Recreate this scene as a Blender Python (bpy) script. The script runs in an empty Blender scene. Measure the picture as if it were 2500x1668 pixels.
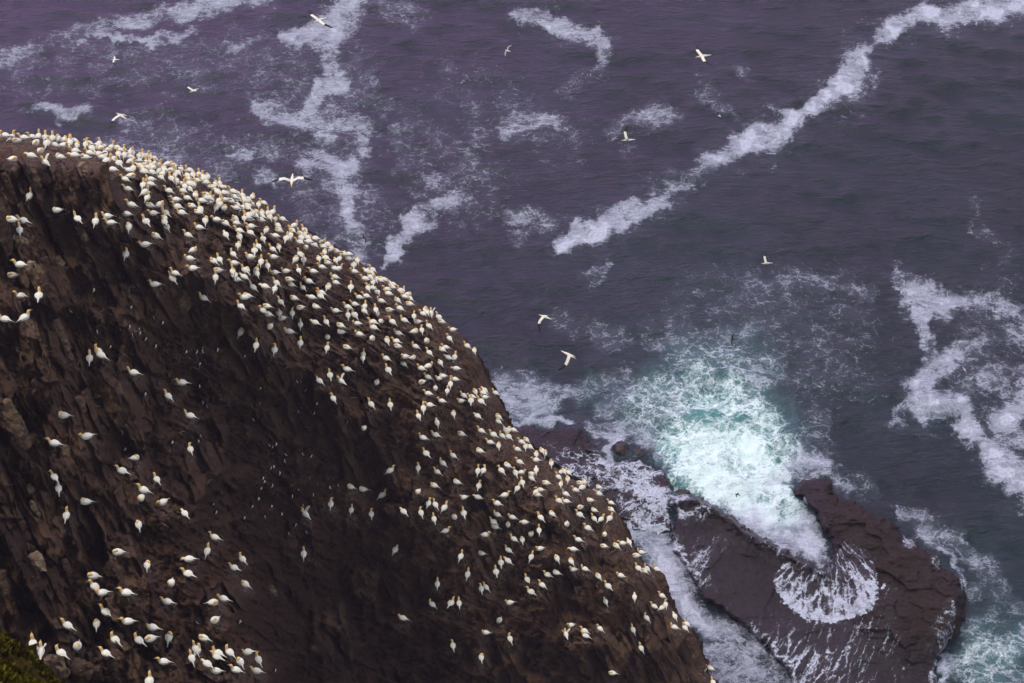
import bpy, math, random, time
import numpy as np
from mathutils import Vector, Matrix

scene = bpy.context.scene
T0 = time.time()
# ------------------------------------------------------------------ camera
F = 4665.0            # focal length in photo pixels (photo 2500 x 1668)
CX, CY = 1250.0, 834.0
PITCH = math.radians(38.0)
CAM = np.array([0.0, 0.0, 112.0])
FWD = np.array([0.0, math.cos(PITCH), -math.sin(PITCH)])
RGT = np.array([1.0, 0.0, 0.0])
UPV = np.array([0.0, math.sin(PITCH), math.cos(PITCH)])
cd = bpy.data.cameras.new("camera")
cd.sensor_width = 36.0
cd.lens = F / 2500.0 * 36.0
cd.clip_start = 0.5
cd.clip_end = 6000.0
cam = bpy.data.objects.new("camera", cd)
cam.location = CAM
cam.rotation_euler = (math.radians(90.0) - PITCH, 0, 0)
scene.collection.objects.link(cam)
scene.camera = cam

# ------------------------------------------------------------------ sky, sun, exposure
SUN_EL, SUN_AZ = math.radians(64), math.radians(-72)     # soft light from the upper left
w = bpy.data.worlds.new("World"); scene.world = w
w.use_nodes = True
nt = w.node_tree; nt.nodes.clear()
sky = nt.nodes.new("ShaderNodeTexSky"); sky.sky_type = 'NISHITA'
sky.sun_disc = False; sky.sun_elevation = SUN_EL; sky.sun_rotation = SUN_AZ
sky.air_density = 1.5; sky.dust_density = 4.0
hsv = nt.nodes.new("ShaderNodeMix"); hsv.data_type = 'RGBA'; hsv.blend_type = 'MIX'
hsv.inputs[0].default_value = 0.9                         # cloud cover: a pale lavender overcast
# the overcast is neutral overhead; a violet patch is added low at far left to tint the sea's reflection
tcw = nt.nodes.new("ShaderNodeTexCoord"); sep = nt.nodes.new("ShaderNodeSeparateXYZ")
def wramp(src, a, b, lo, hi):
    m_ = nt.nodes.new("ShaderNodeMapRange"); m_.interpolation_type = 'SMOOTHSTEP'
    m_.inputs[1].default_value = a; m_.inputs[2].default_value = b; m_.inputs[3].default_value = lo; m_.inputs[4].default_value = hi
    nt.links.new(src, m_.inputs[0]); return m_.outputs[0]
def wmul(a, b):
    m_ = nt.nodes.new("ShaderNodeMath"); m_.operation = 'MULTIPLY'; nt.links.new(a, m_.inputs[0]); nt.links.new(b, m_.inputs[1]); return m_.outputs[0]
nt.links.new(tcw.outputs["Generated"], sep.inputs[0])
glow = wmul(wmul(wramp(sep.outputs[2], 0.40, 0.50, 1.0, 0.0), wramp(sep.outputs[1], 0.2, 0.75, 0.0, 1.0)), wramp(sep.outputs[0], -0.25, 0.35, 1.0, 0.35))
cl = nt.nodes.new("ShaderNodeMix"); cl.data_type = 'RGBA'
cl.inputs[6].default_value = (4.45, 4.7, 4.75, 1); cl.inputs[7].default_value = (11.5, 4.9, 14.5, 1)
nt.links.new(glow, cl.inputs[0]); nt.links.new(cl.outputs[2], hsv.inputs[7])
bg = nt.nodes.new("ShaderNodeBackground"); bg.inputs[1].default_value = 0.14
wo = nt.nodes.new("ShaderNodeOutputWorld")
nt.links.new(sky.outputs[0], hsv.inputs[6]); nt.links.new(hsv.outputs[2], bg.inputs[0])
nt.links.new(bg.outputs[0], wo.inputs[0])
sd = bpy.data.lights.new("sun", 'SUN'); sd.energy = 2.0; sd.angle = math.radians(24)
sd.color = (1.0, 0.91, 0.80)
sun = bpy.data.objects.new("sun", sd)
sdir = Vector((math.cos(SUN_EL) * math.sin(SUN_AZ), math.cos(SUN_EL) * math.cos(SUN_AZ), math.sin(SUN_EL)))
sun.rotation_euler = sdir.to_track_quat('Z', 'Y').to_euler()
sun.location = (0, 0, 200)
scene.collection.objects.link(sun)
scene.view_settings.view_transform = 'Standard'
scene.view_settings.look = 'None'
scene.view_settings.exposure = 0.22
scene.view_settings.gamma = 1.0
scene.view_settings.use_curve_mapping = False
scene.render.engine = 'CYCLES'
scene.cycles.max_bounces = 6
scene.cycles.volume_bounces = 1
scene.cycles.use_denoising = True

# ------------------------------------------------------------------ helpers
def ray(px, py):
    px = np.asarray(px, float); py = np.asarray(py, float)
    d = FWD + ((px - CX) / F)[..., None] * RGT + ((CY - py) / F)[..., None] * UPV
    return d / np.linalg.norm(d, axis=-1, keepdims=True)

def at(px, py, D):
    return CAM + ray(px, py) * np.asarray(D, float)[..., None]

def on_plane(px, py, z=0.0):
    r = ray(px, py)
    t = (z - CAM[2]) / r[..., 2]
    return CAM + r * t[..., None]

def project(P):
    v = P - CAM
    zf = v @ FWD
    return CX + F * (v @ RGT) / zf, CY - F * (v @ UPV) / zf

def hsh(ix, iy, s):
    h = (ix.astype(np.int64) * 374761393 + iy.astype(np.int64) * 668265263 + s * 1442695041) & 0xffffffff
    h = ((h ^ (h >> 13)) * 1274126177) & 0xffffffff
    h = ((h ^ (h >> 16)) * 2246822519) & 0xffffffff
    return ((h ^ (h >> 15)) & 0xffffff) / float(0x1000000)

def noise(x, y, s=0):
    ix = np.floor(x); iy = np.floor(y); fx = x - ix; fy = y - iy
    ix = ix.astype(np.int64); iy = iy.astype(np.int64)
    u = fx * fx * fx * (fx * (fx * 6 - 15) + 10); v = fy * fy * fy * (fy * (fy * 6 - 15) + 10)
    def g(jx, jy):
        a = hsh(ix + jx, iy + jy, s) * 6.2831853
        return np.cos(a) * (fx - jx) + np.sin(a) * (fy - jy)
    a = g(0, 0) * (1 - u) + g(1, 0) * u
    b = g(0, 1) * (1 - u) + g(1, 1) * u
    return (a * (1 - v) + b * v) * 1.5

def fbm(x, y, o=4, s=0, k=0.5):
    r = np.zeros_like(x); a = 1.0
    for i in range(o):
        r += a * noise(x, y, s + i * 17); a *= k; x = x * 2.03 + 7.1; y = y * 2.03 - 3.3
    return r

def facets(x, y, s=0):
    """jittered cells: random height and tilt of each, and the distance to the nearest seam"""
    ix = np.floor(x).astype(np.int64); iy = np.floor(y).astype(np.int64)
    f1 = np.full(x.shape, 9.0); f2 = f1.copy(); h = np.zeros_like(x); tone = np.zeros_like(x)
    for jx in (-1, 0, 1):
        for jy in (-1, 0, 1):
            cx = ix + jx; cy = iy + jy
            qx = cx + 0.15 + 0.7 * hsh(cx, cy, s); qy = cy + 0.15 + 0.7 * hsh(cx, cy, s + 1)
            dx = x - qx; dy = y - qy
            d = dx * dx + dy * dy
            hh = hsh(cx, cy, s + 2) - 0.5 + dx * (hsh(cx, cy, s + 3) - 0.5) * 1.3 + dy * (hsh(cx, cy, s + 4) - 0.5) * 1.3
            m = d < f1
            f2 = np.where(m, f1, np.minimum(f2, d))
            h = np.where(m, hh, h); tone = np.where(m, hsh(cx, cy, s + 5), tone)
            f1 = np.where(m, d, f1)
    return h, np.sqrt(f2) - np.sqrt(f1), tone

def sstep(a, b, x):
    t = np.clip((x - a) / (b - a), 0, 1)
    return t * t * (3 - 2 * t)

def grid_mesh(name, V, nu, nv, mat, attrs=None, smooth=True):
    """V: (nu*nv,3), rows of nv"""
    i = np.arange(nu - 1)[:, None] * nv + np.arange(nv - 1)[None, :]
    q = np.stack([i, i + nv, i + nv + 1, i + 1], -1).reshape(-1, 4)
    return raw_mesh(name, V, q, mat, attrs, smooth)

def raw_mesh(name, V, q, mat, attrs=None, smooth=True):
    me = bpy.data.meshes.new(name)
    me.vertices.add(len(V)); me.vertices.foreach_set("co", np.asarray(V, np.float32).ravel())
    n = len(q); k = q.shape[1]
    me.loops.add(n * k); me.loops.foreach_set("vertex_index", q.astype(np.int32).ravel())
    me.polygons.add(n); me.polygons.foreach_set("loop_start", (np.arange(n) * k).astype(np.int32))
    me.polygons.foreach_set("loop_total", np.full(n, k, np.int32))
    me.update(calc_edges=True)
    me.polygons.foreach_set("use_smooth", np.full(n, smooth, bool))
    for an, av in (attrs or {}).items():
        if av.ndim == 1:
            a = me.attributes.new(an, 'FLOAT', 'POINT'); a.data.foreach_set("value", av.astype(np.float32))
        else:
            a = me.attributes.new(an, 'FLOAT_VECTOR', 'POINT'); a.data.foreach_set("vector", av.astype(np.float32).ravel())
    me.validate()
    o = bpy.data.objects.new(name, me); scene.collection.objects.link(o)
    me.materials.append(mat)
    return o

# ------------------------------------------------------------------ material helpers
class N:
    def __init__(s, name):
        s.m = bpy.data.materials.new(name); s.m.use_nodes = True
        s.t = s.m.node_tree; s.t.nodes.clear()
        s.out = s.t.nodes.new("ShaderNodeOutputMaterial")
        s.tc = None
    def n(s, kind, **kw):
        x = s.t.nodes.new("ShaderNode" + kind)
        for k, v in kw.items(): setattr(x, k, v)
        return x
    def L(s, a, b):
        if isinstance(a, (int, float)): b.default_value = a
        elif isinstance(a, tuple): b.default_value = a if len(a) != 3 or b.type == 'VECTOR' else a + (1,)
        else: s.t.links.new(a, b)
    def obj(s):
        if s.tc is None: s.tc = s.n("TexCoord")
        return s.tc.outputs["Object"]
    def attr(s, name, vec=False):
        a = s.n("Attribute", attribute_name=name)
        return a.outputs["Vector"] if vec else a.outputs["Fac"]
    def math(s, op, a, b=0.0, c=0.0, clamp=False):
        x = s.n("Math", operation=op, use_clamp=clamp)
        s.L(a, x.inputs[0]); s.L(b, x.inputs[1]); s.L(c, x.inputs[2])
        return x.outputs[0]
    def vmath(s, op, a, b):
        x = s.n("VectorMath", operation=op); s.L(a, x.inputs[0])
        if op == 'SCALE': s.L(b, x.inputs[3])
        else: s.L(b, x.inputs[1])
        return x.outputs[0]
    def mapping(s, v, scale=(1, 1, 1), rot=(0, 0, 0)):
        x = s.n("Mapping"); s.L(v, x.inputs[0]); x.inputs["Scale"].default_value = scale
        x.inputs["Rotation"].default_value = rot
        return x.outputs[0]
    def noise(s, v, scale, det=4, rough=0.5, dist=0.0, col=False):
        x = s.n("TexNoise"); s.L(v, x.inputs["Vector"]); x.inputs["Scale"].default_value = scale
        x.inputs["Detail"].default_value = det; x.inputs["Roughness"].default_value = rough
        x.inputs["Distortion"].default_value = dist
        return x.outputs["Color" if col else "Fac"]
    def voro(s, v, scale, feature='DISTANCE_TO_EDGE', out="Distance"):
        x = s.n("TexVoronoi", feature=feature); s.L(v, x.inputs["Vector"]); x.inputs["Scale"].default_value = scale
        return x.outputs[out]
    def ramp(s, v, a, b, lo=0.0, hi=1.0, smooth=True):
        x = s.n("MapRange"); x.interpolation_type = 'SMOOTHSTEP' if smooth else 'LINEAR'
        s.L(v, x.inputs[0]); s.L(a, x.inputs[1]); s.L(b, x.inputs[2]); s.L(lo, x.inputs[3]); s.L(hi, x.inputs[4])
        return x.outputs[0]
    def mix(s, f, a, b):
        x = s.n("Mix", data_type='RGBA'); s.L(f, x.inputs[0]); s.L(a, x.inputs[6]); s.L(b, x.inputs[7])
        return x.outputs[2]
    def bump(s, h, strength, dist, prev=None):
        x = s.n("Bump"); s.L(h, x.inputs["Height"]); x.inputs["Strength"].default_value = strength
        x.inputs["Distance"].default_value = dist
        if prev is not None: s.L(prev, x.inputs["Normal"])
        return x.outputs[0]
    def bsdf(s, col, rough=0.8, spec=0.3, nrm=None, sheen=0.0):
        x = s.n("BsdfPrincipled"); s.L(col, x.inputs["Base Color"]); s.L(rough, x.inputs["Roughness"])
        s.L(spec, x.inputs["Specular IOR Level"])
        if nrm is not None: s.L(nrm, x.inputs["Normal"])
        s.t.links.new(x.outputs[0], s.out.inputs[0])
        return x

def flat(name, col, rough=0.7, spec=0.3, var=0.0, scale=30.0):
    q = N(name)
    if var:
        n1 = q.noise(q.obj(), scale, 3)
        c = q.mix(q.ramp(n1, 0.35, 0.65), tuple(v * (1 - var) for v in col), col)
    else: c = col
    q.bsdf(c, rough, spec)
    return q.m

def tag(o, label=None, cat=None, group=None, kind=None):
    if label: o['label'] = label
    if cat: o['category'] = cat
    if group: o['group'] = group
    if kind: o['kind'] = kind
    return o
# ------------------------------------------------------------------ materials
def mat_rock():
    q = N("cliff_rock")
    P = q.obj()
    tone = q.attr("tone"); seam = q.attr("seam"); slab = q.attr("slab")
    S = q.mapping(P, (1.0, 1.0, 1.0), (0.35, 0.55, 0.0))
    st = q.mapping(S, (1.7, 0.75, 0.75))
    n1 = q.noise(P, 0.35, 5, 0.6)
    n2 = q.noise(P, 2.2, 6, 0.7)
    n3 = q.noise(st, 1.6, 7, 0.75, 0.4)
    n4 = q.noise(P, 9.0, 3, 0.7)
    earth = q.mix(q.ramp(n2, 0.35, 0.68), (0.033, 0.0150, 0.0072), (0.135, 0.064, 0.031))
    earth = q.mix(q.ramp(n1, 0.4, 0.7, 0, 0.5), earth, (0.060, 0.038, 0.014))
    rk = q.mix(tone, (0.030, 0.0150, 0.0082), (0.19, 0.112, 0.066))
    rk = q.mix(q.ramp(n3, 0.3, 0.7, 0.0, 0.55), rk, (0.034, 0.020, 0.014))
    tr = q.attr('tread_shade')
    earth = q.mix(q.ramp(tr, 0.0, 0.6, 0.75, 0.0), earth, (0.0185, 0.0088, 0.0048))  # shade of the gully face painted into the earth where birds are few
    earth = q.mix(q.math('MULTIPLY', q.ramp(tr, 0.15, 1.0, 0.0, 0.5), q.ramp(n2, 0.42, 0.62)), earth, (0.18, 0.105, 0.065))
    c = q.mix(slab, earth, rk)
    # straw and old nest rubbish in pale flecks and streaks
    f = q.math('MULTIPLY', q.ramp(n3, 0.56, 0.70), q.ramp(n4, 0.50, 0.62))
    c = q.mix(q.math('MULTIPLY', f, 0.55), c, (0.19, 0.13, 0.095))
    # guano speckle
    vv = q.voro(P, 2.6, 'F1')
    g = q.math('MULTIPLY', q.math('SUBTRACT', 1.0, q.ramp(vv, 0.05, 0.16)), q.ramp(n2, 0.52, 0.62))
    g = q.math('MAXIMUM', g, q.math('MULTIPLY', q.attr("guano"), q.ramp(q.noise(P, 7.0, 5, 0.75), 0.49, 0.62)))
    c = q.mix(q.math('MULTIPLY', g, 0.9), c, (0.36, 0.29, 0.265))
    c = q.mix(q.ramp(seam, 0.0, 0.10, 0.85, 0.0), c, (0.008, 0.005, 0.005))
    b = q.bump(n2, 1.0, 0.4)
    b = q.bump(n3, 0.9, 0.2, b)
    b = q.bump(n4, 0.5, 0.05, b)
    q.bsdf(c, 0.9, 0.15, b)
    return q.m

def mat_slab(name, a, b_, pale):
    q = N(name)
    P = q.obj()
    n1 = q.noise(q.mapping(P, (1.0, 4.0, 4.0)), 1.2, 6, 0.7, 0.3)
    n2 = q.noise(P, 5.0, 5, 0.7)
    c = q.mix(q.ramp(n1, 0.3, 0.7), a, b_)
    c = q.mix(q.math('MULTIPLY', q.ramp(n2, 0.55, 0.66), pale), c, (0.30, 0.25, 0.21))
    bb = q.bump(n1, 0.7, 0.12); bb = q.bump(n2, 0.5, 0.05, bb)
    q.bsdf(c, 0.9, 0.15, bb)
    return q.m

def foam_field(q, P, dens, k=0.9):
    """lace of foam: cell walls and shreds thresholded by how much foam there is"""
    warp = q.vmath('SCALE', q.vmath('SUBTRACT', q.noise(P, 0.55, 4, 0.6, 0, True), (0.5, 0.5, 0.5)), 2.6)
    W = q.vmath('ADD', P, warp)
    warp2 = q.vmath('SCALE', q.vmath('SUBTRACT', q.noise(P, 2.2, 3, 0.6, 0, True), (0.5, 0.5, 0.5)), 0.55)
    W2 = q.vmath('ADD', W, warp2)
    l1 = q.ramp(q.voro(W2, 0.75), 0.0, 0.20, 1.0, 0.0)
    l2 = q.ramp(q.voro(W2, 2.1), 0.0, 0.24, 1.0, 0.0)
    n1 = q.noise(W, 0.9, 7, 0.68)
    n2 = q.noise(W2, 4.5, 4, 0.7)
    lace = q.math('ADD', q.math('MULTIPLY', l1, 0.34), q.math('MULTIPLY', l2, 0.30))
    t = q.math('ADD', lace, q.math('MULTIPLY', q.math('SUBTRACT', n1, 0.5), k * 1.3))
    t = q.math('ADD', t, q.math('MULTIPLY', q.math('SUBTRACT', n2, 0.5), k * 0.65))
    t = q.math('SUBTRACT', q.math('ADD', t, q.math('MULTIPLY', dens, 1.35)), 0.33)
    return t, n2, l2

def mat_sea():
    q = N("sea_water")
    P = q.obj()
    dens = q.attr("foam"); teal = q.attr("teal")
    t, n2, l2 = foam_field(q, P, dens)
    gate = q.ramp(dens, 0.03, 0.16)
    veil = q.attr('veil')
    foam = q.math('MULTIPLY', q.ramp(t, 0.46, q.ramp(teal, 0.1, 0.6, 1.12, 1.28)), gate)
    milk = q.math('MULTIPLY', q.ramp(q.math('ADD', dens, q.math('MULTIPLY', q.math('SUBTRACT', n2, 0.5), 0.4)), 0.10, 1.0), 0.75)
    vn = q.noise(q.mapping(P, (0.38, 1, 1), (0, 0, 0.3)), 1.3, 8, 0.75, 1.0)
    milk = q.math('MAXIMUM', milk, q.math('MULTIPLY', veil, q.ramp(vn, 0.44, 0.74, 0.0, 0.5)))
    deep = q.mix(q.ramp(q.noise(P, 0.05, 4, 0.6), 0.35, 0.65), (0.0006, 0.0085, 0.0125), (0.0016, 0.0130, 0.0185))
    deep = q.mix(q.ramp(teal, 0.0, 0.45), deep, (0.012, 0.040, 0.046))
    aer = q.mix(teal, (0.13, 0.15, 0.21), (0.12, 0.40, 0.45))
    milk = q.math('MAXIMUM', milk, q.math('MULTIPLY', q.ramp(teal, 0.2, 1.0), 0.6))
    c = q.mix(milk, deep, aer)
    fc = q.mix(q.ramp(n2, 0.3, 0.7), (0.30, 0.32, 0.44), (0.55, 0.575, 0.73))
    fc = q.mix(q.ramp(teal, 0.15, 0.7), fc, (0.66, 0.80, 0.87))
    foam = q.math('MULTIPLY', foam, q.math('MAXIMUM', q.math('MAXIMUM', q.ramp(teal, 0.1, 0.4), q.ramp(dens, 0.85, 1.1)), q.ramp(vn, 0.32, 0.66, 0.42, 0.90)))
    c = q.mix(foam, c, fc)
    wv = q.mapping(P, (0.42, 1.0, 1.0), (0, 0, 0.42))
    w1 = q.noise(q.mapping(P, (0.45, 1.0, 1.0), (0, 0, 0.22)), 0.95, 5, 0.6, 0.6)
    w2 = q.noise(q.mapping(P, (0.50, 1.0, 1.0), (0, 0, -0.20)), 2.6, 4, 0.6, 0.5)
    b = q.bump(w1, 1.0, 0.34)
    b = q.bump(w2, 1.0, 0.17, b)
    b = q.bump(q.noise(q.mapping(P, (0.6, 1.0, 1.0), (0, 0, 0.1)), 7.0, 3, 0.6), 1.0, 0.05, b)
    b = q.bump(foam, 0.6, 0.16, b)
    rough = q.ramp(foam, 0.0, 0.6, 0.14, 0.85)
    spec = q.ramp(foam, 0.0, 0.6, 0.18, 0.08)
    q.bsdf(c, rough, spec, b)
    return q.m

def mat_shelf():
    q = N("wet_shelf_rock")
    P = q.obj()
    wash = q.attr("wash"); flow = q.attr("flow", True); streak = q.attr("streak")
    dryness = q.attr("dry")
    n1 = q.noise(P, 0.5, 5, 0.6); n2 = q.noise(P, 3.0, 6, 0.7); n4 = q.noise(P, 12.0, 3, 0.6)
    c = q.mix(q.ramp(n2, 0.35, 0.65), (0.0095, 0.0062, 0.0088), (0.018, 0.0115, 0.0145))
    c = q.mix(dryness, c, q.mix(q.ramp(n2, 0.35, 0.65), (0.013, 0.0080, 0.0075), (0.025, 0.0155, 0.0135)))
    c = q.mix(q.ramp(n4, 0.6, 0.72, 0, 0.3), c, (0.10, 0.075, 0.07))
    # lace on flat wash
    t, m2, l2 = foam_field(q, P, wash, 0.9)
    f1 = q.math('MULTIPLY', q.ramp(t, 0.48, 0.85), q.ramp(wash, 0.03, 0.15))
    # run-off threads following the flow
    fl = q.mapping(flow, (0.20, 1.0, 1.0))
    fw = q.vmath('ADD', fl, q.vmath('SCALE', q.vmath('SUBTRACT', q.noise(P, 0.9, 4, 0.6, 0, True), (0.5, 0.5, 0.5)), 0.7))
    s1 = q.ramp(q.voro(fw, 1.5), 0.0, 0.16, 1.0, 0.0)
    s2 = q.noise(q.mapping(flow, (0.16, 1.0, 1.0)), 2.6, 6, 0.75, 0.35)
    s3 = q.noise(P, 5.0, 4, 0.7)
    sv = q.math('ADD', q.math('MULTIPLY', s1, 0.40), q.math('MULTIPLY', q.math('SUBTRACT', s2, 0.5), 1.9))
    sv = q.math('ADD', sv, q.math('MULTIPLY', q.math('SUBTRACT', s3, 0.5), 0.9))
    sv = q.math('ADD', sv, q.math('SUBTRACT', q.math('MULTIPLY', streak, 1.15), 0.28))
    f2 = q.math('MULTIPLY', q.ramp(sv, 0.42, 0.85), q.ramp(streak, 0.03, 0.2))
    foam = q.math('MAXIMUM', f1, f2)
    fc = q.mix(q.ramp(s3, 0.3, 0.7), (0.30, 0.325, 0.44), (0.54, 0.575, 0.72))
    film = q.math('MULTIPLY', q.math('MAXIMUM', wash, streak), 0.30)
    c = q.mix(film, c, (0.09, 0.088, 0.125))
    c = q.mix(foam, c, fc)
    b = q.bump(n2, 0.7, 0.14); b = q.bump(n4, 0.5, 0.03, b); b = q.bump(foam, 0.3, 0.06, b)
    q.bsdf(c, q.ramp(foam, 0, 0.6, q.ramp(dryness, 0, 1, 0.34, 0.7), 0.9), 0.16, b)
    return q.m

def mat_turf():
    q = N("mossy_turf")
    P = q.obj()
    n1 = q.noise(P, 2.5, 5, 0.65); n2 = q.noise(P, 14.0, 4, 0.7)
    c = q.mix(q.ramp(n1, 0.35, 0.6), (0.012, 0.008, 0.003), (0.055, 0.045, 0.006))
    c = q.mix(q.ramp(n2, 0.5, 0.7), c, (0.10, 0.085, 0.010))
    q.bsdf(c, 0.95, 0.05, q.bump(n2, 0.8, 0.06))
    return q.m

def mat_leaf():
    q = N("moss_tufts")
    oi = q.n("ObjectInfo")
    n1 = q.noise(q.obj(), 3.0, 3, 0.6)
    c = q.mix(q.ramp(n1, 0.35, 0.62), (0.020, 0.012, 0.003), (0.12, 0.10, 0.010))
    q.bsdf(c, 0.9, 0.05)
    return q.m

M_ROCK = mat_rock(); M_SEA = mat_sea(); M_SHELF = mat_shelf(); M_TURF = mat_turf(); M_LEAF = mat_leaf()
M_SL1 = mat_slab("weathered_rock", (0.055, 0.033, 0.022), (0.17, 0.11, 0.072), 0.5)
M_SL2 = mat_slab("pale_rock", (0.13, 0.085, 0.060), (0.34, 0.25, 0.185), 0.8)
M_SL3 = mat_slab("dark_rock", (0.030, 0.017, 0.012), (0.085, 0.050, 0.034), 0.25)
M_WHITE = flat("white_feathers", (0.76, 0.735, 0.68), 0.75, 0.2, 0.10, 12)
M_BUFF = flat("buff_head_feathers", (0.80, 0.50, 0.16), 0.8, 0.2, 0.15, 20)
M_CREAM = flat("cream_neck_feathers", (0.80, 0.60, 0.30), 0.8, 0.2)
M_BLACK = flat("black_flight_feathers", (0.018, 0.013, 0.013), 0.7, 0.25)
M_BEAK = flat("pale_grey_beak", (0.36, 0.38, 0.42), 0.5, 0.3)
M_BROWN = flat("dark_brown_feathers", (0.022, 0.015, 0.015), 0.8, 0.2)
M_GREY = flat("grey_gull_feathers", (0.35, 0.36, 0.40), 0.8, 0.2)
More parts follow.
